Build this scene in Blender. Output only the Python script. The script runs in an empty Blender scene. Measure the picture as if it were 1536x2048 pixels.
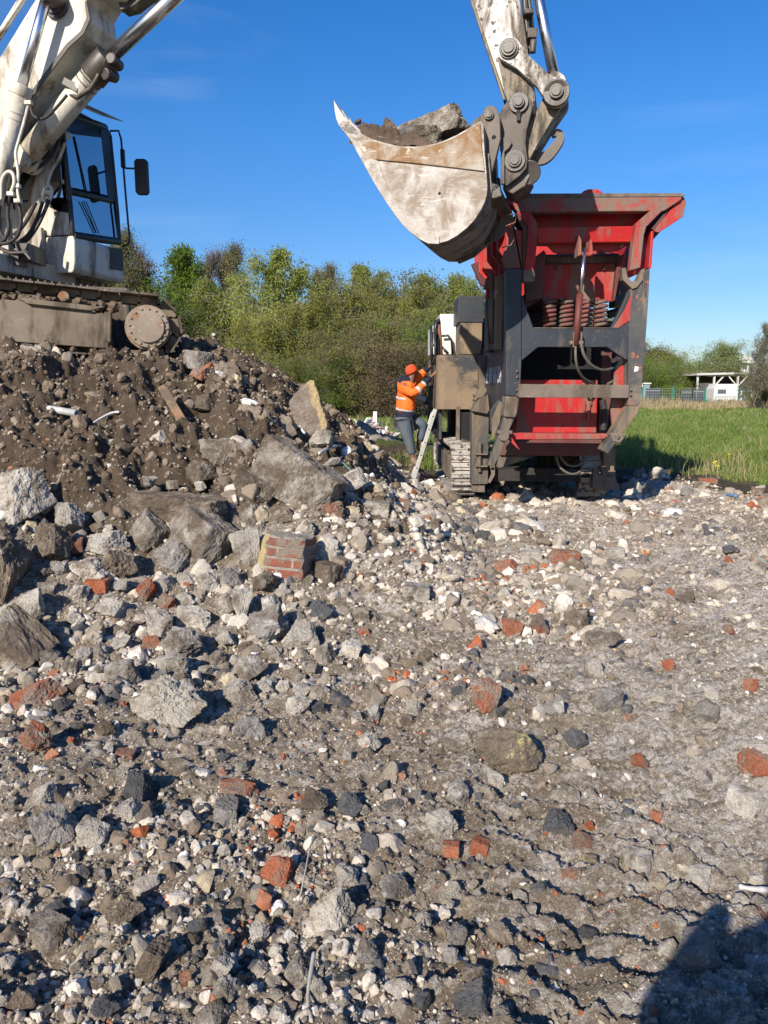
import bpy, bmesh, math, random
import numpy as np
from mathutils import Vector, Matrix, Euler
PI = math.pi
random.seed(7)
C = bpy.context.scene.collection
scene = bpy.context.scene

# ------------------------------------------------------------------ camera model
F = 1536.0
CAM = np.array([0.0, 0.0, 1.64])
PITCH = math.atan(244.0 / F)
FW = np.array([0, math.cos(PITCH), -math.sin(PITCH)])
UP = np.array([0, math.sin(PITCH), math.cos(PITCH)])
RT = np.array([1.0, 0, 0])
def ray(px, py):
    return FW + RT * ((px - 768) / F) + UP * (-(py - 1024) / F)
def at(px, py, Y):
    r = ray(px, py)
    return Vector(CAM + r * (Y / r[1]))

# ------------------------------------------------------------------ numpy noise
def _h(ix, iy, iz, s):
    n = (ix * 374761393 + iy * 668265263 + iz * 2147483647 + s * 1274126177) & 0xffffffff
    n = ((n ^ (n >> 13)) * 1274126177) & 0xffffffff
    n = (n ^ (n >> 16)) & 0xffffffff
    return n.astype(np.float64) / 4294967295.0
def vn2(x, y, s=0):
    xi = np.floor(x); yi = np.floor(y); fx = x - xi; fy = y - yi
    xi = xi.astype(np.int64); yi = yi.astype(np.int64); z = np.int64(s * 7)
    fx = fx * fx * (3 - 2 * fx); fy = fy * fy * (3 - 2 * fy)
    a = _h(xi, yi, z, s); b = _h(xi + 1, yi, z, s); c = _h(xi, yi + 1, z, s); d = _h(xi + 1, yi + 1, z, s)
    return (a * (1 - fx) + b * fx) * (1 - fy) + (c * (1 - fx) + d * fx) * fy
def fbm(x, y, s=0, oct=4, g=.5):
    t = 0; a = 1.0; n = 0
    ca, sa = math.cos(.6), math.sin(.6)
    for i in range(oct):
        t = t + a * (vn2(x, y, s + i * 13) - .5); n += a; a *= g
        x, y = (x * ca - y * sa) * 2.03 + 5.1, (x * sa + y * ca) * 2.03 + 1.7
    return t / n * 2
def vn3(p, s=0):
    pi = np.floor(p); f = p - pi; pi = pi.astype(np.int64); f = f * f * (3 - 2 * f)
    r = 0
    for dx in (0, 1):
        for dy in (0, 1):
            for dz in (0, 1):
                w = (f[:, 0] if dx else 1 - f[:, 0]) * (f[:, 1] if dy else 1 - f[:, 1]) * (f[:, 2] if dz else 1 - f[:, 2])
                r = r + w * _h(pi[:, 0] + dx, pi[:, 1] + dy, pi[:, 2] + dz, s)
    return r - .5
def sstep(a, b, x):
    t = np.clip((x - a) / (b - a), 0, 1); return t * t * (3 - 2 * t)

# ------------------------------------------------------------------ terrain height
def mound(x, y):
    a = 0.475 * (y - 4.40 - 0.34 * (x + 3.0))                 # front slope
    b = 0.80 * (0.75 - x - 0.05 * (y - 9))                    # right slope
    c = 0.9 * (17.0 - y)
    d = 0.9 * (x + 17)
    k = .22
    st = np.stack([a, b, c, d, np.full_like(a, 2.17)]).clip(-30, 30)
    m = -k * np.log(np.sum(np.exp(-st / k), axis=0))
    m = np.where(m > 0, m, 0) + 0.12 * np.log1p(np.exp(-np.abs(m) / .12)) * 1.0
    # lower pile in the background, right of the mound
    q = 1.15 * np.exp(-(((x + 2.6) / 3.2) ** 2 + ((y - 19) / 2.6) ** 2))
    # flat bench under the digger
    return np.maximum(m, q)
def H(x, y, fine=True):
    x = np.asarray(x, float); y = np.asarray(y, float)
    m = mound(x, y)
    mm = sstep(.25, .9, m)
    near = 1 - sstep(18, 30, y)
    z = m + .10 * fbm(x * .35, y * .35, 3, 3) * near + (1 - near) * .12 * fbm(x * .05, y * .05, 9, 3)
    # bulk undulation of the rubble pad
    z = z + near * (.065 * fbm(x * 1.3, y * 1.3, 5, 3) + .05 * fbm(x * 2.2, y * .5, 6, 3))
    z = z - .11 * sstep(.5, 1.0, x) * (1 - sstep(4.2, 4.8, x)) * sstep(11.0, 11.7, y) * (1 - sstep(17, 18, y))
    if fine:
        rid = 1 - np.abs(fbm(x * 1.4 + .35 * y, y * 1.1, 21, 4))
        gul = 1 - np.abs(fbm(x * 2.6 + .5 * y, y * .9, 23, 4, .6)) * 1.6
        z = z + near * mm * (.46 * (rid - .75) + .20 * (gul - .6) + .19 * fbm(x * 5, y * 5, 31, 4, .65))
        r2 = 1 - np.abs(fbm(x * 5, y * 5, 41, 4, .62))
        z = z + near * (.085 * (r2 - .8) + .028 * fbm(x * 26, y * 26, 43, 4, .7))
        # cleat prints pressed in by the tracks
        u = x * .50 + y * .87
        w = sstep(.15, .45, x) * (1 - sstep(1.1, 1.5, x)) * (1 - sstep(2.7, 3.3, y)) * near
        z = z + w * .045 * (((u + .05 * fbm(x * 2, y * 2, 77, 2)) / .17) % 1.0 - .5)
        w2 = sstep(3.0, 3.3, x + .1 * y) * (1 - sstep(3.9, 4.2, x + .1 * y)) * sstep(3.5, 5, y) * near
        z = z + w2 * .03 * ((y + .06 * fbm(x * 2, y * 2, 78, 2)) / .2 % 1.0 - .5)
    # keep the camera foot and machine pad level
    return z
def Hs(x, y, fine=True): return float(H(np.array([x]), np.array([y]), fine)[0])
_T = np.concatenate([np.linspace(1.2, 20, 2600), np.linspace(20, 90, 500)[1:]])
def G(px, py, fine=False):
    r = ray(px, py); t = _T / r[1]
    p = CAM[None, :] + t[:, None] * r[None, :]
    hh = H(p[:, 0], p[:, 1], fine)
    k = np.nonzero(p[:, 2] <= hh)[0]
    if len(k) == 0: return None
    q = p[k[0]]; return Vector((q[0], q[1], hh[k[0]]))

# ------------------------------------------------------------------ material helper
def ramp(nt, fac, stops, interp='LINEAR'):
    n = nt.nodes.new('ShaderNodeValToRGB'); n.color_ramp.interpolation = interp
    e = n.color_ramp.elements
    while len(e) > 1: e.remove(e[-1])
    for i, (p, c) in enumerate(stops):
        if i == 0: e[0].position = p; el = e[0]
        else: el = e.new(p)
        c = (c, c, c) if isinstance(c, (int, float)) else c
        el.color = (c[0], c[1], c[2], 1)
    nt.links.new(fac, n.inputs[0]); return n.outputs[0]
def mixc(nt, fac, a, b, mode='MIX'):
    n = nt.nodes.new('ShaderNodeMix'); n.data_type = 'RGBA'; n.blend_type = mode
    for s, v in ((n.inputs[0], fac), (n.inputs[6], a), (n.inputs[7], b)):
        if isinstance(v, (int, float)): s.default_value = v
        elif isinstance(v, (tuple, list)): s.default_value = (v[0], v[1], v[2], 1)
        else: nt.links.new(v, s)
    return n.outputs[2]
def noise(nt, vec, scale, detail=5, rough=.6, dist=0):
    n = nt.nodes.new('ShaderNodeTexNoise')
    n.inputs['Scale'].default_value = scale; n.inputs['Detail'].default_value = detail
    n.inputs['Roughness'].default_value = rough; n.inputs['Distortion'].default_value = dist
    nt.links.new(vec, n.inputs['Vector']); return n.outputs[0]
def math_(nt, op, a, b=0.0, clamp=False):
    n = nt.nodes.new('ShaderNodeMath'); n.operation = op; n.use_clamp = clamp
    for s, v in ((n.inputs[0], a), (n.inputs[1], b)):
        if isinstance(v, (int, float)): s.default_value = v
        else: nt.links.new(v, s)
    return n.outputs[0]
def newmat(name):
    m = bpy.data.materials.new(name); m.use_nodes = True; nt = m.node_tree
    b = nt.nodes['Principled BSDF']; tc = nt.nodes.new('ShaderNodeTexCoord')
    return m, nt, b, tc.outputs['Object']
def bump(nt, b, h, strength, dist=.02):
    n = nt.nodes.new('ShaderNodeBump'); n.inputs['Strength'].default_value = strength
    n.inputs['Distance'].default_value = dist; nt.links.new(h, n.inputs['Height'])
    nt.links.new(n.outputs[0], b.inputs['Normal'])
def mapped(nt, vec, sc=(1, 1, 1), rot=(0, 0, 0)):
    n = nt.nodes.new('ShaderNodeMapping'); n.inputs['Scale'].default_value = sc; n.inputs['Rotation'].default_value = rot
    nt.links.new(vec, n.inputs[0]); return n.outputs[0]
def paint(name, c1, c2, dirt, damt=.4, dscale=3.0, chip=None, camt=.1, cscale=14, rough=.55, metal=0, streak=True, bs=.25, spec=.4, scr=.66):
    """worn paint or steel: two-tone base, soft dirt, sharp chips"""
    m, nt, b, v = newmat(name)
    base = mixc(nt, ramp(nt, noise(nt, v, 2.3, 6), [(.35, 0), (.65, 1)]), c1, c2)
    dv = mapped(nt, v, (1, 1, .28)) if streak else v
    d = ramp(nt, noise(nt, dv, dscale, 9, .68, .4), [(.635 - .30 * damt, 0), (.735 - .28 * damt, 1)])
    col = mixc(nt, d, base, dirt)
    fine = noise(nt, v, cscale * 4, 6, .7)
    if chip:
        cf = ramp(nt, noise(nt, v, cscale, 9, .72, .2), [(.70 - camt, 0), (.715 - camt, 1)])
        col = mixc(nt, cf, col, chip)
        sc = mapped(nt, v, (1, 1, 9), (.5, .4, 0))
        col = mixc(nt, ramp(nt, noise(nt, sc, 5, 5, .65), [(scr, 0), (scr + .03, .7)]), col, chip)
    col = mixc(nt, .35, col, ramp(nt, fine, [(.3, .35), (.7, .9)]), 'MULTIPLY')
    nt.links.new(col, b.inputs['Base Color'])
    b.inputs['Metallic'].default_value = metal
    b.inputs['Specular IOR Level'].default_value = spec
    nt.links.new(ramp(nt, d, [(0, rough), (1, min(1, rough + .35))]), b.inputs['Roughness'])
    bump(nt, b, fine, bs, .01)
    return m
def rockmat(name, c1, c2, dirt=(.13, .10, .075), damt=.35, pale=None, speck=.5, bs=.9):
    m, nt, b, v = newmat(name)
    oi = nt.nodes.new('ShaderNodeObjectInfo')
    ad = nt.nodes.new('ShaderNodeVectorMath'); ad.operation = 'ADD'
    geo = nt.nodes.new('ShaderNodeNewGeometry')
    v = geo.outputs['Position']
    base = mixc(nt, ramp(nt, noise(nt, v, 14, 8, .65), [(.33, 0), (.67, 1)]), c1, c2)
    if pale: base = mixc(nt, ramp(nt, noise(nt, v, 9, 9, .7, .5), [(.56, 0), (.60, 1)]), base, pale)
    base = mixc(nt, ramp(nt, noise(nt, v, 6, 9, .7), [(.60 - damt * .35, 0), (.72 - damt * .3, 1)]), base, dirt)
    br = ramp(nt, oi.outputs['Random'], [(0, .72), (1, 1.12)])
    base = mixc(nt, 1.0, base, br, 'MULTIPLY')
    f = noise(nt, v, 90, 5, .7)
    base = mixc(nt, speck, base, ramp(nt, f, [(.32, .35), (.6, 1.1)]), 'MULTIPLY')
    nt.links.new(base, b.inputs['Base Color'])
    b.inputs['Roughness'].default_value = .92; b.inputs['Specular IOR Level'].default_value = .2
    h = math_(nt, 'ADD', math_(nt, 'MULTIPLY', f, .5), noise(nt, v, 22, 8, .7))
    bump(nt, b, h, bs, .03)
    return m
def plain(name, c, rough=.6, metal=0, var=.3, scale=12, bs=.1, spec=.4):
    m, nt, b, v = newmat(name)
    n = noise(nt, v, scale, 6)
    nt.links.new(mixc(nt, var, c, ramp(nt, n, [(.3, .35), (.7, 1.3)]), 'MULTIPLY'), b.inputs['Base Color'])
    b.inputs['Roughness'].default_value = rough; b.inputs['Metallic'].default_value = metal
    b.inputs['Specular IOR Level'].default_value = spec
    if bs: bump(nt, b, n, bs, .01)
    return m

# ------------------------------------------------------------------ object helpers
def mesh_np(name, V, Fc, smooth=False):
    """V (n,3) array, Fc (m,k) array of faces all with k corners"""
    me = bpy.data.meshes.new(name); n, k = Fc.shape
    me.vertices.add(len(V)); me.vertices.foreach_set('co', np.asarray(V, np.float32).ravel())
    me.loops.add(n * k); me.loops.foreach_set('vertex_index', Fc.astype(np.int32).ravel())
    me.polygons.add(n); me.polygons.foreach_set('loop_start', np.arange(0, n * k, k, dtype=np.int32))
    me.polygons.foreach_set('use_smooth', np.full(n, smooth, bool))
    me.update(calc_edges=True); return me
def tag(o, label=None, cat=None, group=None, kind=None):
    if label: o['label'] = label
    if cat: o['category'] = cat
    if group: o['group'] = group
    if kind: o['kind'] = kind
    return o
def thing(name, loc, label, cat, group=None):
    o = bpy.data.objects.new(name, None); C.objects.link(o); o.location = Vector(loc); o.empty_display_size = .3
    return tag(o, label, cat, group)
def rootloc(o):
    v = Vector((0, 0, 0))
    while o is not None: v = v + Vector(o.location); o = o.parent
    return v
def link(name, me, mat, parent=None, label=None):
    o = bpy.data.objects.new(name, me); C.objects.link(o)
    if mat: me.materials.append(mat)
    if parent: o.parent = parent
    if label: o['label'] = label
    return o
class MB:
    """collects shapes in world space, builds ONE mesh object"""
    def __init__(s): s.v = []; s.f = []; s.sm = []
    def add(s, vs, fs, sm=False):
        b = len(s.v); s.v += [Vector(p) for p in vs]; s.f += [[i + b for i in f] for f in fs]; s.sm += [sm] * len(fs); return s
    def prism(s, pts, ext):
        pts = [Vector(p) for p in pts]; ext = Vector(ext); n = len(pts)
        nrm = Vector((0, 0, 0))
        for i in range(n): nrm += pts[i].cross(pts[(i + 1) % n])
        if nrm.dot(ext) > 0: pts = pts[::-1]
        vs = pts + [p + ext for p in pts]
        fs = [list(range(n)), list(range(2 * n - 1, n - 1, -1))]
        for i in range(n):
            j = (i + 1) % n; fs.append([j, i, i + n, j + n])
        return s.add(vs, fs)
    def box(s, c, d, R=None):
        c = Vector(c); vs = []
        for x in (-.5, .5):
            for y in (-.5, .5):
                for z in (-.5, .5):
                    p = Vector((x * d[0], y * d[1], z * d[2]))
                    if R: p = R @ p
                    vs.append(c + p)
        return s.add(vs, [[0, 1, 3, 2], [4, 6, 7, 5], [0, 4, 5, 1], [2, 3, 7, 6], [0, 2, 6, 4], [1, 5, 7, 3]])
    def bb(s, a, b):
        a = Vector(a); b = Vector(b); return s.box((a + b) / 2, [abs(b[i] - a[i]) for i in range(3)])
    def tube(s, pts, r, n=10, cap=True, closed=False):
        pts = [Vector(p) for p in pts]; m = len(pts)
        rs = r if isinstance(r, (list, tuple)) else [r] * m
        up = None; vs = []; fs = []
        for i, p in enumerate(pts):
            if closed: t = pts[(i + 1) % m] - pts[i - 1]
            else: t = pts[min(i + 1, m - 1)] - pts[max(i - 1, 0)]
            t = t.normalized() if t.length > 1e-9 else Vector((0, 0, 1))
            if up is None:
                a = Vector((0, 0, 1)) if abs(t.z) < .9 else Vector((1, 0, 0)); up = (a - t * a.dot(t)).normalized()
            else:
                up = up - t * up.dot(t); up = up.normalized() if up.length > 1e-6 else t.orthogonal().normalized()
            w = t.cross(up)
            for k in range(n):
                a = 2 * PI * k / n; vs.append(p + (up * math.cos(a) + w * math.sin(a)) * rs[i])
        for i in range(m if closed else m - 1):
            i2 = (i + 1) % m
            for k in range(n):
                k2 = (k + 1) % n; fs.append([i * n + k, i * n + k2, i2 * n + k2, i2 * n + k])
        s.add(vs, fs, True)
        if cap and not closed:
            b = len(s.v) - len(vs)
            s.f.append([b + k for k in range(n)][::-1]); s.f.append([b + (m - 1) * n + k for k in range(n)]); s.sm += [False, False]
        return s
    def cyl(s, a, b, r, n=20): return s.tube([a, b], r, n)
    def build(s, name, mat, parent=None, bevel=0, label=None):
        off = rootloc(parent) if parent else Vector((0, 0, 0))
        me = bpy.data.meshes.new(name); me.from_pydata([p - off for p in s.v], [], s.f)
        me.polygons.foreach_set('use_smooth', s.sm); me.update()
        o = link(name, me, mat, parent, label)
        if bevel:
            m = o.modifiers.new('b', 'BEVEL'); m.width = bevel; m.segments = 2; m.limit_method = 'ANGLE'; m.angle_limit = .6; m.harden_normals = False
        return o
def copy_tree(o, parent=None):
    c = o.copy(); C.objects.link(c); c.parent = parent
    for ch in list(o.children): copy_tree(ch, c)
    return c
def skin(name, nodes, edges, mat, parent, root=0, sub=2, label=None):
    """nodes: list of (pos, radius or (rx,ry)) ; a body grown with the Skin modifier"""
    off = rootloc(parent) if parent else Vector((0, 0, 0))
    me = bpy.data.meshes.new(name); me.from_pydata([Vector(p) - off for p, r in nodes], edges, [])
    o = link(name, me, mat, parent, label)
    sk = o.modifiers.new('s', 'SKIN'); sk.use_smooth_shade = True
    for i, (p, r) in enumerate(nodes):
        me.skin_vertices[0].data[i].radius = (r, r) if not isinstance(r, (tuple, list)) else r
        me.skin_vertices[0].data[i].use_root = (i == root)
    if sub:
        sb = o.modifiers.new('d', 'SUBSURF'); sb.levels = sub; sb.render_levels = sub
    return o
# ================================================================== GROUND
def ground_mat():
    m, nt, b, _ = newmat('ground_rubble')
    geo = nt.nodes.new('ShaderNodeNewGeometry'); v = geo.outputs['Position']
    at_ = nt.nodes.new('ShaderNodeAttribute'); at_.attribute_name = 'zone'
    sep = nt.nodes.new('ShaderNodeSeparateColor'); nt.links.new(at_.outputs['Color'], sep.inputs[0])
    big = noise(nt, v, .9, 6, .65)
    med = noise(nt, v, 5, 8, .7)
    fin = noise(nt, v, 34, 8, .75)
    vf = noise(nt, v, 130, 6, .8)
    soil = mixc(nt, ramp(nt, med, [(.3, 0), (.7, 1)]), (.22, .172, .120), (.46, .375, .275))
    soil = mixc(nt, ramp(nt, fin, [(.52, 0), (.60, 1)]), soil, (.64, .56, .445))
    st = mapped(nt, v, (1, 2.6, 1), (0, 0, .12))
    lane = nt.nodes.new('ShaderNodeAttribute'); lane.attribute_name = 'lane'
    chalk = ramp(nt, math_(nt, 'ADD', noise(nt, st, 3.2, 10, .74, .6), math_(nt, 'MULTIPLY', lane.outputs['Fac'], .10)), [(.50, 0), (.62, 1)])
    chalk = mixc(nt, 1.0, chalk, ramp(nt, fin, [(.38, 0), (.52, 1)]), 'MULTIPLY')
    pad = mixc(nt, chalk, soil, (.80, .73, .64))
    brick = mixc(nt, 1.0, ramp(nt, noise(nt, st, 4.7, 9, .75, .3), [(.645, 0), (.665, 1)]), ramp(nt, fin, [(.42, 0), (.46, 1)]), 'MULTIPLY')
    pad = mixc(nt, brick, pad, (.42, .12, .05))
    earth = mixc(nt, ramp(nt, med, [(.3, 0), (.7, 1)]), (.095, .069, .047), (.205, .152, .106))
    earth = mixc(nt, ramp(nt, vf, [(.70, 0), (.74, 1)]), earth, (.36, .31, .25))
    col = mixc(nt, sep.outputs[0], pad, earth)
    grass = mixc(nt, ramp(nt, noise(nt, v, .5, 6), [(.35, 0), (.65, 1)]), (.085, .115, .030), (.17, .175, .06))
    grass = mixc(nt, ramp(nt, med, [(.60, 0), (.68, 1)]), grass, (.20, .16, .09))
    col = mixc(nt, sep.outputs[1], col, grass)
    mud = mixc(nt, ramp(nt, med, [(.35, 0), (.65, 1)]), (.06, .045, .032), (.14, .11, .075))
    col = mixc(nt, sep.outputs[2], col, mud)
    col = mixc(nt, .7, col, ramp(nt, vf, [(.36, .45), (.60, 1.4)]), 'MULTIPLY')
    nt.links.new(col, b.inputs['Base Color']); b.inputs['Roughness'].default_value = .95
    b.inputs['Specular IOR Level'].default_value = .15
    h = math_(nt, 'ADD', math_(nt, 'MULTIPLY', vf, .55), fin)
    bump(nt, b, h, 1.0, .05)
    return m
def grass_edge(x, y):
    """>0 outside the rubble pad"""
    n = .5 * fbm(x * .8, y * .8, 61, 4)
    r = (x - (9.4 - .30 * y)) * .95                      # right edge
    bk = (y - 15.2)                                    # back edge
    return np.maximum(r, bk) + n
Yr = np.concatenate([[-60, -30, -15, -8, -4, -2, -1, -.3, .2, .6], np.exp(np.linspace(math.log(.9), math.log(17), 800)),
                     np.exp(np.linspace(math.log(17.1), math.log(90), 150)), np.exp(np.linspace(math.log(95), math.log(4000), 30))])
S = np.linspace(-1, 1, 820)
wid = np.where(Yr < 0, 14 + .9 * np.abs(Yr), np.where(Yr < 17, .86 * Yr + 1.6, 0))
wid = np.where((Yr >= 0) & (Yr < .9), 14 - 11.5 * Yr, wid)
wid = np.where(Yr >= 17, (.86 * 17 + 1.6) + (Yr - 17) * 1.5, wid)
wid[:10] = [60, 40, 24, 16, 11, 8, 6, 4.5, 3.2, 2.7]
GX = S[None, :] * wid[:, None]; GY = np.repeat(Yr[:, None], len(S), 1)
x, y = GX.ravel(), GY.ravel()
z = H(x, y)
z = np.where(y > 95, 0, z)
V = np.stack([x, y, z], 1)
R_, Cc = GX.shape
idx = np.arange(R_ * Cc).reshape(R_, Cc)
Fc = np.stack([idx[:-1, :-1], idx[:-1, 1:], idx[1:, 1:], idx[1:, :-1]], -1).reshape(-1, 4)
me = mesh_np('ground', V, Fc, True)
zr = sstep(.30, .75, mound(x, y) + .25 * fbm(x * 1.1, y * 1.1, 88, 4)) * (y < 17)
ge = grass_edge(x, y)
zg = sstep(.5, 1.6, ge + .6 * fbm(x * 1.5, y * 1.5, 89, 4)) * (mound(x, y) < .5)
zb = sstep(-.25, .1, ge) * (1 - sstep(.9, 2.0, ge)) 
leftmud = ((x < 2.5) & (y > 13.5) & (y < 30)) * sstep(-.05, .25, fbm(x * .7, y * .7, 90, 4))
zb = np.maximum(zb, leftmud * (mound(x, y) < .4))
ca = me.attributes.new('zone', 'FLOAT_COLOR', 'POINT')
cc = np.zeros((len(x), 4), np.float32); cc[:, 0] = zr; cc[:, 1] = zg; cc[:, 2] = zb; cc[:, 3] = 1
ca.data.foreach_set('color', cc.ravel())
la = me.attributes.new('lane', 'FLOAT', 'POINT'); la.data.foreach_set('value', (sstep(.1, 1.4, x + .35 * fbm(x, y * .5, 97, 3)) * (.35 + .65 * sstep(-.2, .25, fbm(x * .9, y * .35, 98, 3)))).astype(np.float32))
tag(link('ground', me, ground_mat()), kind='structure')

# ================================================================== ROCKS
def ico(n):
    bm = bmesh.new(); bmesh.ops.create_icosphere(bm, subdivisions=n, radius=1)
    v = np.array([p.co[:] for p in bm.verts]); f = np.array([[q.index for q in t.verts] for t in bm.faces]); bm.free()
    return v, f
ICO = {n: ico(n) for n in (1, 2, 3, 4, 6)}
rg = np.random.default_rng(11)
def rock_shape(n, kind='chunk', rough=.04):
    v, f = ICO[n]
    if kind == 'brick':
        N = [(1, 0, 0), (-1, 0, 0), (0, 1, 0), (0, -1, 0), (0, 0, 1), (0, 0, -1)]; D = [.95, .95, .55, .55, .42, .42]
        for i in range(3):
            q = rg.normal(size=3); q /= np.linalg.norm(q); N.append(q); D.append(rg.uniform(.55, .8))
    elif kind == 'slab':
        N = [(0, 0, 1), (0, 0, -1)]; D = [.4, .4]
        for i in range(9):
            q = rg.normal(size=3) * (1, 1, .25); q /= np.linalg.norm(q); N.append(q); D.append(rg.uniform(.75, 1.1))
    elif kind == 'round':
        N = []; D = []
        for i in range(26):
            q = rg.normal(size=3); q /= np.linalg.norm(q); N.append(q); D.append(rg.uniform(.82, 1.0))
    else:
        N = []; D = []
        for i in range(17):
            q = rg.normal(size=3); q /= np.linalg.norm(q); N.append(q); D.append(rg.uniform(.55, 1.0))
        for s in (1, -1): N.append((0, 0, s)); D.append(.8)
    N = np.array(N, float); D = np.array(D)
    dt = v @ N.T
    with np.errstate(divide='ignore'):
        r = np.where(dt > .04, D[None, :] / np.maximum(dt, .04), 9).min(1)
    r = np.minimum(r, 1.7)
    o = rg.uniform(0, 50, 3)
    r = r * (1 + rough * 2 * vn3(v * 2.3 + o) + rough * vn3(v * 6 + o, 3) + (rough * .6 * vn3(v * 14 + o, 5) if n > 2 else 0) + (rough * .5 * vn3(v * 29 + o, 6) + rough * .32 * vn3(v * 60 + o, 7) - rough * 1.2 * np.maximum(0, vn3(v * 4.5 + o, 9) - .12) * 2 if n > 4 else 0))
    p = v * r[:, None]
    mn, mx = p.min(0), p.max(0)
    return (p - (mn + mx) / 2) / (mx - mn), f
MR = {
 'pale':  rockmat('pale_stone', (.42, .38, .32), (.60, .555, .48), dirt=(.22, .18, .14), damt=.32, speck=.45),
 'cream': rockmat('cream_stone', (.60, .54, .44), (.70, .64, .54), dirt=(.38, .31, .21), damt=.3, speck=.4, bs=1.0),
 'grey':  rockmat('grey_concrete', (.24, .225, .205), (.40, .37, .33), dirt=(.19, .155, .12), damt=.36, pale=(.55, .52, .46), speck=.55),
 'dusty': rockmat('dusty_concrete', (.30, .265, .22), (.42, .38, .32), dirt=(.17, .135, .10), damt=.5, pale=(.52, .48, .42)),
 'brown': rockmat('earth_caked_stone', (.17, .132, .095), (.28, .228, .17), damt=.45, pale=(.44, .39, .32)),
 'dark':  rockmat('asphalt_lump', (.075, .077, .08), (.15, .15, .15), dirt=(.16, .14, .12), damt=.25),
 'brick': rockmat('broken_brick', (.36, .105, .05), (.46, .17, .09), dirt=(.30, .22, .16), damt=.42),
 'mortar': rockmat('brick_with_mortar', (.36, .12, .06), (.40, .17, .10), dirt=(.28, .22, .17), damt=.45, pale=(.46, .42, .35)),
 'yellow': rockmat('yellow_stained_stone', (.27, .215, .155), (.20, .16, .12), damt=.30, pale=(.58, .50, .25)),
}
def make_proto(kind, n, k, rough):
    out = []
    for i in range(k):
        p, f = rock_shape(n, kind, rough)
        me = mesh_np(kind + '_shape', p, f); me.materials.append(MR['grey']); out.append(me)
    return out
PR = {'chunk': make_proto('chunk', 6, 10, .11), 'slab': make_proto('slab', 6, 6, .08),
      'brick': make_proto('brick', 6, 5, .06), 'round': make_proto('round', 6, 5, .14)}
COLN = {'pale': 'pale', 'cream': 'cream', 'grey': 'grey', 'dusty': 'dusty grey', 'brown': 'brown earthy', 'dark': 'dark', 'brick': 'orange red', 'mortar': 'mortar crusted red', 'yellow': 'yellow stained'}
placed = []
def rock(px, py, w, h, col, shape, label, roll=0, name=None, cat=None, group=None, sink=.22, yaw=None, d=None, tilt=0, base=None):
    g = base or G(px, py + h * .28)
    if g is None: return None
    s = g.y / math.cos(PITCH) / F
    sx, sz = w * s, h * s * 1.02
    sy = (d * s) if d else (sx + sz) * .5
    me = random.choice(PR[shape])
    if name is None:
        name = 'broken_brick' if col in ('brick', 'mortar') else ('concrete_slab' if shape == 'slab' else ('concrete_chunk' if col in ('grey', 'dusty', 'brown', 'yellow') else ('asphalt_chunk' if col == 'dark' else 'stone')))
    o = bpy.data.objects.new(name, me); C.objects.link(o)
    o.material_slots[0].link = 'OBJECT'; o.material_slots[0].material = MR[col]
    o.scale = (sx, sy, sz)
    o.rotation_euler = Euler((math.radians(tilt), math.radians(roll), yaw if yaw is not None else 0))
    o.location = (g.x, g.y + sy * .12, g.z + sz * (.5 - sink))
    tag(o, label, cat or {'broken_brick': 'brick', 'concrete_slab': 'slab', 'concrete_chunk': 'concrete chunk', 'asphalt_chunk': 'asphalt lump', 'stone': 'stone'}.get(name, 'rock'), group)
    placed.append((px, py, w, h, label)); return o
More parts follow.
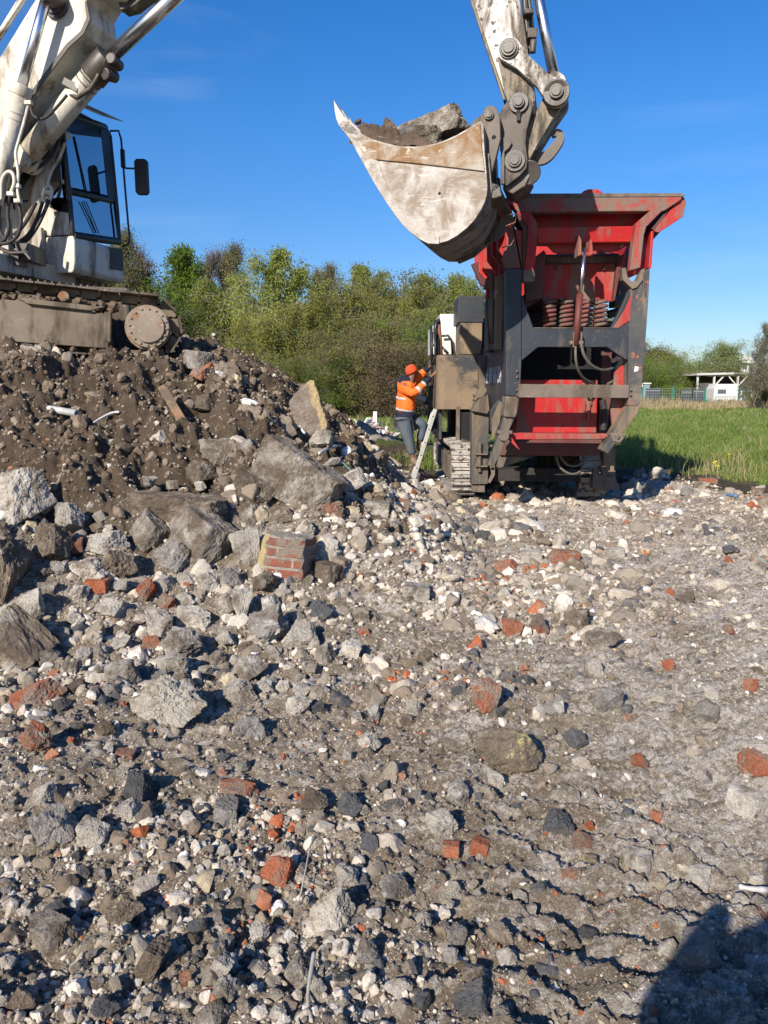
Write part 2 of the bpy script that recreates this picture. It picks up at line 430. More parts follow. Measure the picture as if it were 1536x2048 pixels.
HERO = [
 (340,1407,162,105,'cream','round','largest cream coloured boulder lying alone on the flat rubble, with a shadow at its right',0),
 (1018,1506,142,86,'yellow','chunk','long brown stone with a yellow patch in the centre right foreground',-12),
 (967,1400,68,72,'mortar','chunk','upright red brick lump above the yellow patched stone',8),
 (550,1748,84,66,'brick','chunk','bright orange brick lump in the middle of the near foreground',-6),
 (662,1832,104,84,'cream','chunk','cream white stone near the bottom centre, right of the bent wire',-8),
 (105,1655,96,88,'grey','chunk','smooth grey angular block at the left, below the pale cluster',-10),
 (85,1595,56,52,'pale','chunk','pale stone resting just above the smooth grey block',5),
 (190,1668,92,66,'pale','chunk','white split rock to the right of the smooth grey block',14),
 (255,1625,58,48,'pale','chunk','pointed pale stone above the white split rock',20),
 (270,1578,66,76,'dark','chunk','dark blue grey angular lump left of the orange brick slab',-20),
 (478,1590,86,44,'mortar','slab','flat orange brick slab with a pale end left of centre',-4),
 (40,1000,120,128,'pale','chunk','huge pale grey boulder at the left edge halfway up the slope',0),
 (130,1040,62,72,'pale','chunk','pale split stone right of the huge pale grey boulder',-38),
 (598,962,200,104,'dusty','slab','long mottled concrete beam with brick scabs lying on the slope',34),
 (505,985,96,72,'brown','chunk','brown block just left of the mottled concrete beam',22),
 (435,912,72,64,'dusty','chunk','rounded dusty block above the brown block on the slope',0),
 (478,908,40,76,'grey','slab','grey slab standing on edge beside the rounded dusty block',70),
 (402,945,66,46,'brown','chunk','earth covered block below the rounded dusty block',10),
 (365,1022,200,66,'brown','slab','wide dark flat slab half buried in the slope',6),
 (405,1082,160,104,'dusty','slab','large flat whitish concrete slab tilted to the right at the foot of the slope',32),
 (498,1105,62,92,'pale','chunk','bright white wedge shaped block left of the brick masonry block',-14),
 (338,1118,92,72,'grey','chunk','grey stone under the large tilted whitish slab',10),
 (300,1068,84,62,'dusty','slab','thin grey slab leaning above the grey stone',40),
 (208,1088,90,50,'pale','chunk','pale oblong block left of the leaning thin slab',4),
 (240,1132,78,74,'brown','round','stone capped with wet earth below the pale oblong block',0),
 (180,1142,78,50,'pale','chunk','white and brown stone left of the earth capped stone',14),
 (92,1092,86,92,'brown','chunk','dark angular block beside the left edge above the tall stones',-30),
 (10,1140,78,130,'brown','chunk','tall brown block cut off by the left edge',0),
 (30,1282,120,130,'brown','slab','big brown slab leaning at the left edge lower down',-40),
 (50,1225,100,64,'pale','chunk','white streaked stone above the leaning brown slab',-28),
 (288,1182,44,54,'brick','chunk','orange red brick corner standing among the pale stones at the left',18),
 (195,1172,46,28,'brick','brick','small orange brick bit above the orange brick corner',0),
 (215,1218,74,42,'pale','chunk','whitish broken stone left of the orange brick corner',0),
 (362,1288,94,72,'grey','round','smooth grey stone at the centre of the pale stone field at the left',-8),
 (318,1250,72,54,'pale','chunk','pale faceted stone above the smooth grey stone',30),
 (388,1238,76,42,'pale','chunk','flat white stone to the upper right of the smooth grey stone',4),
 (482,1212,42,66,'pale','chunk','upright pale stone with a shaded right side',8),
 (448,1212,56,46,'dusty','chunk','slanting stone beside the upright pale stone',-20),
 (420,1168,54,54,'pale','chunk','pale chunk above the slanting stone',0),
 (648,1310,46,48,'dusty','chunk','brownish angular stone alone on the track right of the white field',0),
 (700,1302,56,40,'pale','chunk','pale pointed stone right of the brownish angular stone',-22),
 (640,1222,56,44,'dark','round','dark round lump at the left of the vehicle track',0),
 (702,1122,0,0,'','','',0),
 (655,1148,66,44,'brown','slab','brown flat stone right of the brick masonry block',8),
 (655,1110,56,34,'pale','slab','white plate shaped stone above the brown flat stone',24),
 (245,1350,80,56,'pale','chunk','white flat topped stone left of the largest cream boulder',0),
 (60,1398,130,54,'mortar','chunk','long reddish stone at the left above the dark red lump',-12),
 (72,1480,72,82,'mortar','round','rounded dark red lump near the left edge',0),
 (210,1460,50,44,'brown','round','small brown clod right of the rounded dark red lump',0),
 (250,1512,40,20,'brick','brick','flat orange brick piece below the largest cream boulder',8),
 (142,1484,24,20,'brick','chunk','small bright orange brick piece beside the dark red lump',0),
 (250,1828,92,66,'yellow','round','round yellowish stone in the lower left, half sunk in dirt',-4),
 (100,1870,110,62,'dusty','slab','wide dusty slab at the lower left edge of the dirt',-6),
 (305,1920,56,84,'brown','slab','brown earthy plate standing in the dirt at lower left',28),
 (210,2022,70,56,'dark','round','dark round stone on the bottom edge at the left',0),
 (445,1985,60,50,'pale','chunk','pale rounded stone near the bottom edge left of centre',0),
 (440,1938,50,60,'pale','slab','pale slab in the white heap near the bottom',30),
 (595,1945,58,62,'pale','chunk','pale tall stone in the white heap below the cream white stone',6),
 (635,1985,40,56,'pale','chunk','pale stone at the bottom under the tall one in the white heap',-10),
 (735,1905,50,60,'grey','round','grey rounded stone right of the cream white stone',0),
 (740,1960,44,36,'pale','chunk','small white stone near the bottom edge at the centre',-12),
 (630,1605,60,56,'dusty','round','dusty round stone left of the dark lumps in the middle',0),
 (700,1610,56,52,'dark','round','dark round stone beside the dusty round stone',0),
 (915,1590,52,56,'grey','chunk','blue grey tall stone right of the centre',-8),
 (1115,1655,70,58,'dark','chunk','large blue grey angular stone with a shaded side at the right',0),
 (1165,1682,52,42,'mortar','round','half orange half grey stone beside the blue grey angular stone',0),
 (1180,1722,42,26,'yellow','chunk','small yellowish stone under the half orange stone',0),
 (1040,1795,34,26,'pale','chunk','small bright white pointed stone alone on the track prints',0),
 (1395,1918,96,84,'grey','slab','large grey block at the edge of the shadow in the lower right corner',-24),
 (1345,1858,70,60,'pale','chunk','pale block touching the shadow at the lower right',10),
 (1340,1905,56,50,'pale','chunk','cream block below the pale block touching the shadow',-12),
 (1405,1755,66,44,'pale','chunk','angular pale stone left of the shadow at the right',24),
 (1280,1725,64,44,'pale','slab','pale flat stone in the right foreground',-4),
 (1372,1718,60,46,'dusty','round','dusty stone right of the pale flat stone',0),
 (1320,1762,48,24,'cream','chunk','yellow cream stone like a bone at the right',-10),
 (1500,1610,86,54,'pale','slab','whitish flat stone near the right edge above the shadow',4),
 (1512,1528,74,62,'mortar','round','reddish brown stone cut off by the right edge',-20),
 (1415,1425,52,46,'grey','chunk','grey faceted stone at the right, above the reddish brown stone',-18),
 (1422,1390,30,34,'pale','chunk','small pale stone just above the grey faceted stone',0),
 (1150,1480,52,48,'dark','round','dark round lump right of the brown stone with yellow patch',0),
 (1210,1282,84,48,'dusty','round','wide brownish stone in the middle of the right half',0),
 (1160,1240,64,46,'brown','chunk','brown pointed stone left above the wide brownish stone',16),
 (1078,1252,44,46,'mortar','chunk','dusty red brick lump right of the orange edged brick',-8),
 (1020,1262,48,44,'mortar','chunk','brick with a dark face and orange edge at the centre right',12),
 (1338,1334,28,32,'brick','chunk','clean orange brick piece standing out at the right',0),
 (1192,1340,34,36,'pale','slab','pale upright flake at the right centre',-18),
 (1262,1438,30,18,'brick','round','flat oval orange brick piece right of centre',0),
 (832,1186,58,32,'pale','brick','cream oblong block at the left edge of the far track',6),
 (1062,1114,44,26,'pale','brick','white squared block near the crusher left of a brick',0),
 (1128,1116,62,28,'mortar','brick','red and grey brick lying right of the white squared block',0),
 (1012,1135,62,30,'mortar','chunk','pinkish brick pile left of the white squared block',0),
 (1200,1072,44,32,'pale','chunk','pale pink stone in the track in front of the crusher',-8),
 (968,1074,40,28,'dark','round','grey rounded stone in the left part of the far track',0),
 (870,1055,26,40,'dusty','chunk','small upright stone at the right foot of the mound',10),
 (745,1018,70,30,'pale','brick','long pale stone near the ladder foot',4),
 (800,1010,40,24,'mortar','brick','red brick near the ladder foot',10),
 (720,1050,50,26,'pale','round','pale stone below the long pale stone near the ladder foot',0),
 (440,715,56,34,'dusty','chunk','pale stone on the mound top just right of the track',0),
 (395,722,70,38,'grey','slab','grey slab on the mound top at the track nose',6),
 (452,748,52,50,'dusty','chunk','dusty block below the mound top at its right end',20),
 (400,748,40,30,'mortar','chunk','pinkish brick stone under the grey slab at the track nose',20),
 (150,690,26,16,'brick','chunk','small red brick under the digger track',0),
 (318,888,46,48,'cream','chunk','cream pitted stone embedded in the dark soil slope',-14),
 (228,888,34,18,'cream','round','small oval cream stone in the soil below the wire',14),
 (122,890,30,30,'mortar','chunk','dark red brick bit embedded in the soil at the left',18),
 (410,806,50,40,'brown','chunk','brown block under the flat clay plate in the soil',0),
 (640,880,60,40,'pale','chunk','grey white block on the right shoulder of the slope',-12),
 (685,905,0,0,'','','',0),
 (700,965,70,38,'pale','slab','thin pale slab right of the mottled concrete beam',-28),
 (660,1020,60,40,'mortar','chunk','red and white broken brick below the mottled beam',-8),
 (1378,985,40,26,'grey','chunk','grey angular block on the pad edge right of the crusher',0),
 (1415,963,36,12,'brick','brick','pair of orange bricks at the grass edge right of the crusher',0),
 (1512,1016,20,12,'brick','chunk','orange brick bit at the right edge by the mud',0),
 (1230,1108,50,24,'pale','slab','pale flat stone right of the crusher track prints',0),
]
HN = 0
for h in HERO:
    if h[2] == 0: continue
    px, py, w, hh, col, shp, lab, roll = h
    rock(px, py, w, hh, col, shp, lab, roll)
# ---- the remaining individual chunks, placed where the photograph shows them thick
def near_hero(px, py):
    best = min(placed[:NH], key=lambda q: (q[0] - px) ** 2 + ((q[1] - py) * 1.3) ** 2)
    dx, dy = px - best[0], py - best[1]
    if abs(dx) > abs(dy) * 1.1: rel = 'right of' if dx > 0 else 'left of'
    else: rel = 'below' if dy > 0 else 'above'
    return rel, best[4]
NH = len(placed)
SHORT = {}
cands = []
rr = random.Random(5)
def zone(px, py):
    if py < 960 and px < 700: return 'soil'
    if py < 1380 + .1 * px and px < 640 - (py - 1380) * .3: return 'foot'
    if py > 1830 and 480 < px < 900: return 'white'
    if px > 1180: return 'track'
    return 'pad'
cnt = {'b': 0, 'c': 0}
tries = 0
while len(cands) < 300 and tries < 90000:
    tries += 1
    px = rr.uniform(-10, 1546); py = 700 + 1340 * rr.random()
    if rr.random() < .38: px = rr.uniform(-10, 640); py = rr.uniform(950, 1420)
    zn = zone(px, py)
    if zn == 'soil' and (rr.random() < .65 or py < 730 + max(0, px - 420) * .9): continue
    if zn == 'track' and rr.random() < .5: continue
    if py < 1010 and px > 700: continue
    persp = .55 + .75 * (py - 950) / 1100 if py > 950 else .55
    w = (rr.paretovariate(2.6)) * (30 if zn == 'foot' else 21 if zn == 'white' else 17 if zn == 'soil' else 17) * max(.6, persp * (1.2 if zn == 'foot' else 1.25))
    if zn == 'foot': w *= 1.15
    w = min(w, 76)
    if zn == 'foot' and 980 < py < 1330 and px < 560: w = min(96, w * 1.25)
    hh = w * rr.uniform(.55, .95)
    ok = True
    for q in placed:
        if abs(q[0] - px) < (q[2] + w) * .36 and abs(q[1] - py) < (q[3] + hh) * .36: ok = False; break
    if not ok: continue
    g = G(px, py + hh * .28)
    if g is None or g.y > 14: continue
    t = rr.random()
    if zn == 'soil': col = 'brown' if t < .5 else 'dusty' if t < .75 else 'pale' if t < .9 else 'mortar'
    elif zn == 'foot': col = 'pale' if t < .48 else 'dusty' if t < .72 else 'grey' if t < .82 else 'brown' if t < .92 else 'mortar' if t < .97 else 'brick'
    elif zn == 'white': col = 'pale' if t < .75 else 'grey' if t < .9 else 'dark'
    elif zn == 'track': col = 'pale' if t < .38 else 'grey' if t < .55 else 'brick' if t < .76 else 'mortar' if t < .85 else 'dusty'
    else: col = 'pale' if t < .24 else 'grey' if t < .45 else 'dusty' if t < .64 else 'dark' if t < .86 else 'brown' if t < .91 else 'brick'
    shp = rr.choice(['chunk', 'chunk', 'chunk', 'slab', 'round']) if col not in ('brick', 'mortar') else rr.choice(['brick', 'chunk', 'chunk'])
    if col in ('brick', 'mortar') and w > 40: f_ = 40 / w; w *= f_; hh *= f_
    cands.append((px, py, w, hh, col, shp)); placed.append((px, py, w, hh, ''))
LAND = [(340,1407,'largest cream boulder'), (1018,1506,'long yellow patched stone'), (967,1400,'upright red brick lump'), (550,1748,'bright orange brick lump'), (662,1832,'cream stone near the bottom'),
 (105,1655,'smooth grey block at the left'), (270,1578,'dark blue grey lump'), (478,1590,'flat orange brick slab'), (40,1000,'huge pale boulder'), (598,962,'long mottled concrete beam'), (565,1110,'brick masonry block'),
 (405,1082,'large tilted whitish slab'), (30,1282,'big leaning brown slab'), (288,1182,'orange brick corner'), (362,1288,'smooth round grey stone'), (60,1398,'long reddish stone'), (72,1480,'rounded dark red lump'),
 (250,1828,'round yellowish stone'), (100,1870,'wide dusty slab'), (305,1920,'standing earthy plate'), (210,2022,'dark stone on the bottom edge'), (1115,1655,'large blue grey stone'), (1165,1682,'half orange stone'),
 (1395,1918,'grey block in the corner shadow'), (1500,1610,'whitish stone at the right edge'), (1512,1528,'reddish stone at the right edge'), (1210,1282,'wide brownish stone'), (1020,1262,'dark faced brick'),
 (1338,1334,'clean orange brick piece'), (832,1186,'cream oblong block'), (1128,1116,'red and grey brick'), (1200,1072,'pale pink stone'), (614,820,'standing crusted slab'), (350,815,'timber plank'), (118,820,'plastic pipe'),
 (318,888,'cream pitted stone'), (1040,1795,'lone bright white stone'), (915,1590,'tall blue grey stone'), (1415,1425,'grey faceted stone'), (700,1302,'pale pointed stone'), (498,1105,'bright white wedge block'),
 (700,1610,'dark round central stone'), (365,1022,'wide dark buried slab'), (1378,985,'grey block by the grass'), (800,1010,'ladder foot')]
labs = []
for (px, py, w, hh, col, shp) in cands:
    b = min(LAND, key=lambda q: (q[0] - px) ** 2 + (q[1] - py) ** 2); dx, dy = px - b[0], py - b[1]; dist = math.hypot(dx, dy)
    a = math.degrees(math.atan2(-dy, dx)) % 360
    rel = ['right of', 'up right of', 'above', 'up left of', 'left of', 'down left of', 'below', 'down right of'][int((a + 22.5) // 45) % 8]
    near = 'close' if dist < 75 else '' if dist < 140 else 'further'
    size = 'tiny' if w < 20 else 'small' if w < 30 else 'medium' if w < 44 else 'large'
    noun = {'brick': 'brick piece', 'mortar': 'brick piece'}.get(col, {'slab': 'flat stone', 'round': 'rounded stone', 'chunk': 'angular stone'}.get(shp, 'stone'))
    cn_ = {'mortar': 'dusty red', 'yellow': 'yellow'}.get(col, COLN[col])
    labs.append(' '.join(('%s %s %s %s %s the %s' % (size, cn_, noun, near, rel, b[2])).split()))
grp = {}
for i, l in enumerate(labs): grp.setdefault(l, []).append(i)
for l, ix in grp.items():
    if len(ix) > 1:
        ix.sort(key=lambda i: cands[i][1])
        nm = ['upper one', 'lower one'] if len(ix) == 2 else ['uppermost', 'middle one', 'lowest'] if len(ix) == 3 else ['uppermost', 'second from top', 'second from bottom', 'lowest'] if len(ix) == 4 else None
        for k, i in enumerate(ix):
            if nm: labs[i] = l + ', ' + nm[k]
for (px, py, w, hh, col, shp), l in zip(cands, labs):
    if len(l.split()) > 16: l = l.replace('second from ', 'next to ')
    if len(l.split()) > 16: l = l.replace(' close ', ' ').replace(' further ', ' ')
    rock(px, py, w, hh, col, shp, l, roll=rr.uniform(-28, 28), tilt=rr.uniform(-20, 20), yaw=rr.uniform(0, 6.28) if abs(w / hh - 1) < .35 else rr.uniform(-.3, .3),
         group='loose stones and bricks of the demolition rubble', sink=.3 if zone(px, py) != 'foot' else .2)
# ================================================================== GRAVEL (nobody could count it)
def stone_cloud(name, px_, py_, size, tint, tmpl_n, mat, flat=(.5, .9), seed=1, sink=.2):
    r = np.random.default_rng(seed); n = len(px_)
    shapes = [rock_shape(tmpl_n, k, .06)[0] for k in ['chunk'] * 10 + ['slab'] * 4 + ['round'] * 2]
    f = ICO[tmpl_n][1]; nv = len(shapes[0])
    T = np.stack(shapes)[r.integers(0, len(shapes), n)]                  # n,nv,3
    sc = np.stack([r.uniform(.75, 1.3, n), r.uniform(.7, 1.1, n), r.uniform(flat[0], flat[1], n)], 1) * size[:, None]
    T = T * sc[:, None, :]
    q = r.normal(size=(n, 4)); q[:, 1:3] *= .45; q /= np.linalg.norm(q, axis=1)[:, None]
    w, a, b, c = q.T
    R = np.stack([1-2*(b*b+c*c), 2*(a*b-c*w), 2*(a*c+b*w), 2*(a*b+c*w), 1-2*(a*a+c*c), 2*(b*c-a*w), 2*(a*c-b*w), 2*(b*c+a*w), 1-2*(a*a+b*b)], 1).reshape(n, 3, 3)
    P = np.einsum('nij,nkj->nki', R, T)
    zz = H(px_, py_)
    P[:, :, 0] += px_[:, None]; P[:, :, 1] += py_[:, None]; P[:, :, 2] += (zz + size * (.35 - sink))[:, None]
    Fa = (f[None] + (np.arange(n) * nv)[:, None, None]).reshape(-1, 3)
    me = mesh_np(name, P.reshape(-1, 3), Fa)
    ca = me.attributes.new('tint', 'FLOAT_COLOR', 'POINT')
    cc = np.ones((n, nv, 4), np.float32); cc[:, :, :3] = tint[:, None, :]
    ca.data.foreach_set('color', cc.ravel())
    return tag(link(name, me, mat), kind='stuff')
def gravel_mat():
    m, nt, b, _ = newmat('gravel')
    a = nt.nodes.new('ShaderNodeAttribute'); a.attribute_name = 'tint'
    geo = nt.nodes.new('ShaderNodeNewGeometry'); v = geo.outputs['Position']
    c = mixc(nt, .55, a.outputs['Color'], ramp(nt, noise(nt, v, 60, 6, .7), [(.34, .6), (.62, 1.4)]), 'MULTIPLY')
    c = mixc(nt, ramp(nt, noise(nt, v, 7, 9, .72), [(.48, 0), (.64, .75)]), c, (.30, .245, .18))
    nt.links.new(c, b.inputs['Base Color']); b.inputs['Roughness'].default_value = .93; b.inputs['Specular IOR Level'].default_value = .2
    bump(nt, b, noise(nt, v, 120, 6, .75), .7, .015)
    return m
GM = gravel_mat()
PAL = np.array([(.56, .495, .405), (.68, .615, .52), (.40, .35, .285), (.27, .232, .185), (.095, .095, .098), (.42, .125, .05), (.22, .175, .13), (.16, .125, .09), (.50, .42, .28), (.70, .68, .64)])
def pick(r, wts):
    wts = np.asarray(wts, float); wts = wts / wts.sum(1, keepdims=True); cs = wts.cumsum(1)
    k = (r.random(len(wts))[:, None] > cs).sum(1).clip(0, len(PAL) - 1)
    return PAL[k] * r.uniform(.78, 1.12, (len(wts), 1))
def scatter(n, y0, y1, s0, s1, alpha, seed, spread=.84, kb=.4, km=.08):
    r = np.random.default_rng(seed)
    Y = np.exp(r.uniform(math.log(y0), math.log(y1), n)); X = r.uniform(-1, 1, n) * (spread * Y + .3)
    u = r.random(n); s = s0 * (1 - u * (1 - (s0 / s1) ** alpha)) ** (-1 / alpha)
    md = mound(X, Y); ge = grass_edge(X, Y)
    # patchiness: windrows of coarse stones and bare strips
    pt = fbm(X * 1.1 + .2 * Y, Y * 1.5, 301, 4)
    soil = sstep(.5, 1.0, md + .2 * pt); foot = sstep(.02, .25, md) * (1 - soil)
    track = sstep(1.3, 1.7, X - .05 * Y) * (Y > 3.2)
    keep = r.random(n) < np.clip(kb + 2.1 * pt + .40 * foot - .55 * soil - .22 * track, km, 1)
    keep &= ~((ge > .2) & (r.random(n) > .08 * np.exp(-ge)))
    keep &= Y < 20
    W = np.array([3.6, 3.0, 3.2, 2.2, .7, .22, 2.6, .9, .35, .6])[None].repeat(n, 0)
    dk = sstep(.05, .3, fbm(X * .8, Y * .7, 311, 3) + .25 * np.exp(-((X - .45) / .8) ** 2 - ((Y - 3.1) / 1.1) ** 2))
    W[:, 4] += 5 * dk; W[:, 3] += 2 * dk; W[:, 0] *= 1 - .6 * dk; W[:, 1] *= 1 - .6 * dk
    W[:, 6] += 7 * soil; W[:, 7] += 7 * soil; W[:, 0] *= 1 - .88 * soil; W[:, 1] *= 1 - .92 * soil; W[:, 9] *= 1 - .8 * soil; W[:, 2] *= 1 - .5 * soil; W[:, 4] *= 1 - .8 * soil
    W[:, 0] += 2.5 * foot; W[:, 1] += 2.5 * foot
    wh = np.exp(-((X + .12) / .33) ** 2 - ((Y - 1.85) / .28) ** 2); W[:, 0] += 14 * wh; W[:, 1] += 14 * wh
    W[:, 5] += 3.0 * sstep(.1, .4, fbm(X * 1.6, Y * 1.2, 321, 3)) * (X > -.5)
    t = pick(r, W); S = s * Y
    return X[keep], Y[keep], S[keep], t[keep]
for i, (n, a, b, s0, s1, al, lv) in enumerate([(14500, 1.5, 15, .0115, .038, 2.9, 3), (46000, 1.5, 15, .0052, .0115, 2.4, 2), (190000, 1.45, 15, .0018, .0052, 1.7, 1)]):
    X, Y, S_, t = scatter(n, a, b, s0, s1, al, 50 + i, kb=(.46, .5, .75)[i], km=(.05, .15, .5)[i])
    if i == 2: t = t * .5 + np.array([.38, .315, .235]) * .5
    stone_cloud('rubble_gravel', X, Y, S_, t, lv, GM, seed=70 + i, sink=.36, flat=(.45, .85))
# plain rubble for the ground just outside the frame and behind the camera
r = np.random.default_rng(99)
X = r.uniform(-5, 5, 5000); Y = r.uniform(-3.5, 1.45, 5000); S_ = .02 * (1 - r.random(5000) * .97) ** (-1 / 2.4) * .8
stone_cloud('rubble_gravel', X, Y, np.minimum(S_, .09), pick(r, np.array([[3., 2.6, 3.2, 3, 2, .7, 2, .8, .3, .5]]).repeat(5000, 0)), 2, GM, seed=88)
# clods of earth on the mound face
X = r.uniform(-7, .6, 9000); Y = r.uniform(5.2, 11, 9000); md = mound(X, Y); k = (md > .45) & (fbm(X * 1.5, Y * 1.5, 402, 3) > -.02); X, Y = X[k], Y[k]; n = len(X)
S_ = np.minimum(.022 * (1 - r.random(n)) ** (-1 / 2.2), .15)
tc = np.array([(.125, .092, .064)]) * r.uniform(.75, 1.5, (n, 1))
stone_cloud('earth_clods', X, Y, S_, tc, 2, GM, seed=89, flat=(.7, 1.0), sink=.3)

# ================================================================== LOOSE LITTER
white_pl = plain('white_plastic', (.62, .60, .56), .45, var=.4, scale=30)
wood = paint('old_wood', (.17, .10, .055), (.30, .185, .10), (.13, .10, .07), .5, 4, rough=.8)
mrust = paint('rusty_metal', (.20, .11, .07), (.28, .17, .11), (.17, .13, .10), .5, 5, rough=.8)
def on(px, py, lift=0.03):
    g = G(px, py); return g + Vector((0, -.02, lift))
def strip(name, pts, r, mat, label, cat, group=None, lift=.03, flat=False, same=None):
    ps = [on(p[0], p[1], lift if len(p) < 3 else p[2]) for p in pts]
    # smooth
    for _ in range(2):
        q = [ps[0]]
        for a, b in zip(ps[:-1], ps[1:]): q += [a * .75 + b * .25, a * .25 + b * .75]
        q.append(ps[-1]); ps = q
    if isinstance(r, tuple): rr_ = [r[0] + (r[1] - r[0]) * i / (len(ps) - 1) for i in range(len(ps))]
    else: rr_ = r
    rq = random.Random(len(ps)); r0_ = rr_ if isinstance(rr_, list) else [rr_] * len(ps); rr_ = [v * rq.uniform(.7, 1.1) * (.55 if i_ in (0, len(ps) - 1) else 1) for i_, v in enumerate(r0_)] if name in ('strip', 'root', 'rag') else rr_
    o = MB().tube(ps, rr_, 8).build(name, mat); return tag(o, label, cat, group)
# grey plastic pipe (open end) in the soil face
a = at(82, 815, G(82, 815).y - .02); b_ = at(154, 827, a.y - .22)
mb = MB(); d = (b_ - a); n1 = d.normalized(); up = Vector((0, 0, 1)); w_ = n1.cross(up).normalized(); up = w_.cross(n1)
n_ = 18; vs = []
for (p, rr2) in ((a, .034), (b_, .034), (b_, .027), (a, .027)):
    for k in range(n_):
        t = 2 * PI * k / n_; vs.append(p + (w_ * math.cos(t) + up * math.sin(t)) * rr2)
fs = []
for s_ in range(3):
    for k in range(n_): fs.append([s_ * n_ + k, s_ * n_ + (k + 1) % n_, (s_ + 1) * n_ + (k + 1) % n_, (s_ + 1) * n_ + k])
mb.add(vs, fs, True); tag(mb.build('pipe', plain('grey_plastic', (.45, .44, .42), .5, var=.35)), 'grey plastic pipe piece sticking out of the soil slope at the left', 'pipe')
def board(name, p, q, w, t, mat, label, cat, dv=None, taper=1.0, group=None):
    p = Vector(p); q = Vector(q); ax = (q - p).normalized(); vw = Vector((p.x, p.y, p.z - 1.64)).normalized()
    sd = ax.cross(vw).normalized(); nn = ax.cross(sd).normalized()
    P = [p - sd * w / 2 * taper, p + sd * w / 2 * .3 * taper, p + ax * w * .7 + sd * w / 2, q + sd * w / 2, q - ax * w * .3 - sd * w / 2 * .1, q - sd * w / 2]
    return tag(MB().prism(P, -nn * t if nn.y > 0 else nn * t).build(name, mat, bevel=.004), label, cat, group)
p = at(326, 777, G(335, 800).y - .12); q = at(374, 858, G(374, 858).y - .02)
board('timber_plank', p, q, .085, .05, wood, 'brown splintered timber plank standing slanted in the soil slope', 'plank')
# clay plate behind the plank
p1 = [at(292, 762, 8.9), at(352, 765, 9.0), at(392, 808, 8.75), at(345, 808, 8.5), at(318, 790, 8.6)]
tag(MB().prism(p1, (0, .12, -.05)).build('clay_plate', rockmat('clay', (.15, .115, .085), (.20, .155, .115), damt=.1, speck=.2, bs=.3), bevel=.01), 'smooth flat plate of brown clay behind the timber plank', 'clay plate')
strip('wire', [(180, 860), (200, 845), (225, 832), (240, 831)], (.010, .014), white_pl, 'pale bent lath lying in the soil right of the plastic pipe', 'lath')
strip('wire', [(192, 852), (200, 868), (215, 878), (224, 870), (220, 855)], .008, plain('dark_cable', (.08, .075, .07)), 'dark cable loop under the pale bent lath', 'cable')
strip('strip', [(436, 780), (455, 800), (470, 815), (482, 822)], .011, white_pl, 'thin whitish cord hanging over the mound right of the clay plate', 'cord')
strip('pipe', [(450, 779), (478, 778)], .030, white_pl, 'short white pipe end at the right top of the mound', 'pipe')
strip('strip', [(508, 803), (525, 798), (533, 806)], .018, white_pl, 'curved white plastic strip at the mound top left of the standing slab', 'plastic strip')
strip('strip', [(252, 1005), (255, 985), (268, 970)], .017, white_pl, 'short white bent strip right of the pale split stone', 'plastic strip')
strip('strip', [(458, 918), (470, 920), (482, 938)], .014, white_pl, 'white hooked strip over the grey slab standing on edge', 'plastic strip')
strip('strip', [(512, 932), (550, 948), (585, 975), (600, 985)], .007, white_pl, 'thin pale cord lying across the mottled concrete beam', 'cord')
strip('strip', [(638, 913), (660, 900), (685, 895), (692, 915, .02)], .020, white_pl, 'arched white plastic strip right of the mottled concrete beam', 'plastic strip')
strip('strip', [(590, 830), (600, 860), (610, 872)], .016, white_pl, 'white strip hanging below the standing slab with brick crust', 'plastic strip')
strip('cord', [(685, 930), (710, 955), (735, 985)], .006, plain('green_cord', (.10, .30, .24)), 'green cord trailing down to the right of the concrete beam', 'cord')
strip('wire', [(622, 1735, .09), (612, 1775, .07), (600, 1815, .03), (590, 1820)], .0028, plain('root', (.40, .35, .28)), 'thin bent wire sticking up above the cream white stone at the bottom', 'wire')
strip('root', [(610, 1772), (640, 1785), (665, 1808)], .0022, plain('root2', (.42, .37, .30)), 'thin pale twig branching right from the bent wire', 'twig')
strip('strip', [(630, 1925, .05), (622, 1970, .04), (616, 2010, .03), (625, 2048, .02)], (.008, .006), plain('bone', (.42, .39, .33)), 'long grey dried stalk at the bottom edge in the white heap', 'stalk')
strip('strip', [(1470, 1782), (1500, 1788), (1540, 1790)], .011, plain('pale_rail', (.45, .43, .40)), 'pale slotted plastic rail in the shadow at the right edge', 'rail')
rock(1142, 1890, 34, 22, 'dusty', 'slab', 'thin grey brown flake on the track prints', -35, 'flake', 'flake', d=14)
strip('hose', [(672, 893), (700, 892)], .03, plain('blk', (.03, .03, .03)), 'short black pipe end behind the arched white strip', 'pipe')
strip('rag', [(1452, 992), (1472, 996)], .03, plain('bluebag', (.10, .20, .34), .6), 'small crumpled blue scrap at the pad edge near the right border', 'scrap')
strip('strip', [(1455, 940), (1500, 936)], .03, plain('plk', (.12, .13, .12)), 'dark board with a round lump in the grass at the right', 'board')
rock(195, 1590, 48, 22, 'grey', 'slab', 'thin grey slate shard above the pale cluster at the left', -28, 'slate_shard', 'slate', d=12)
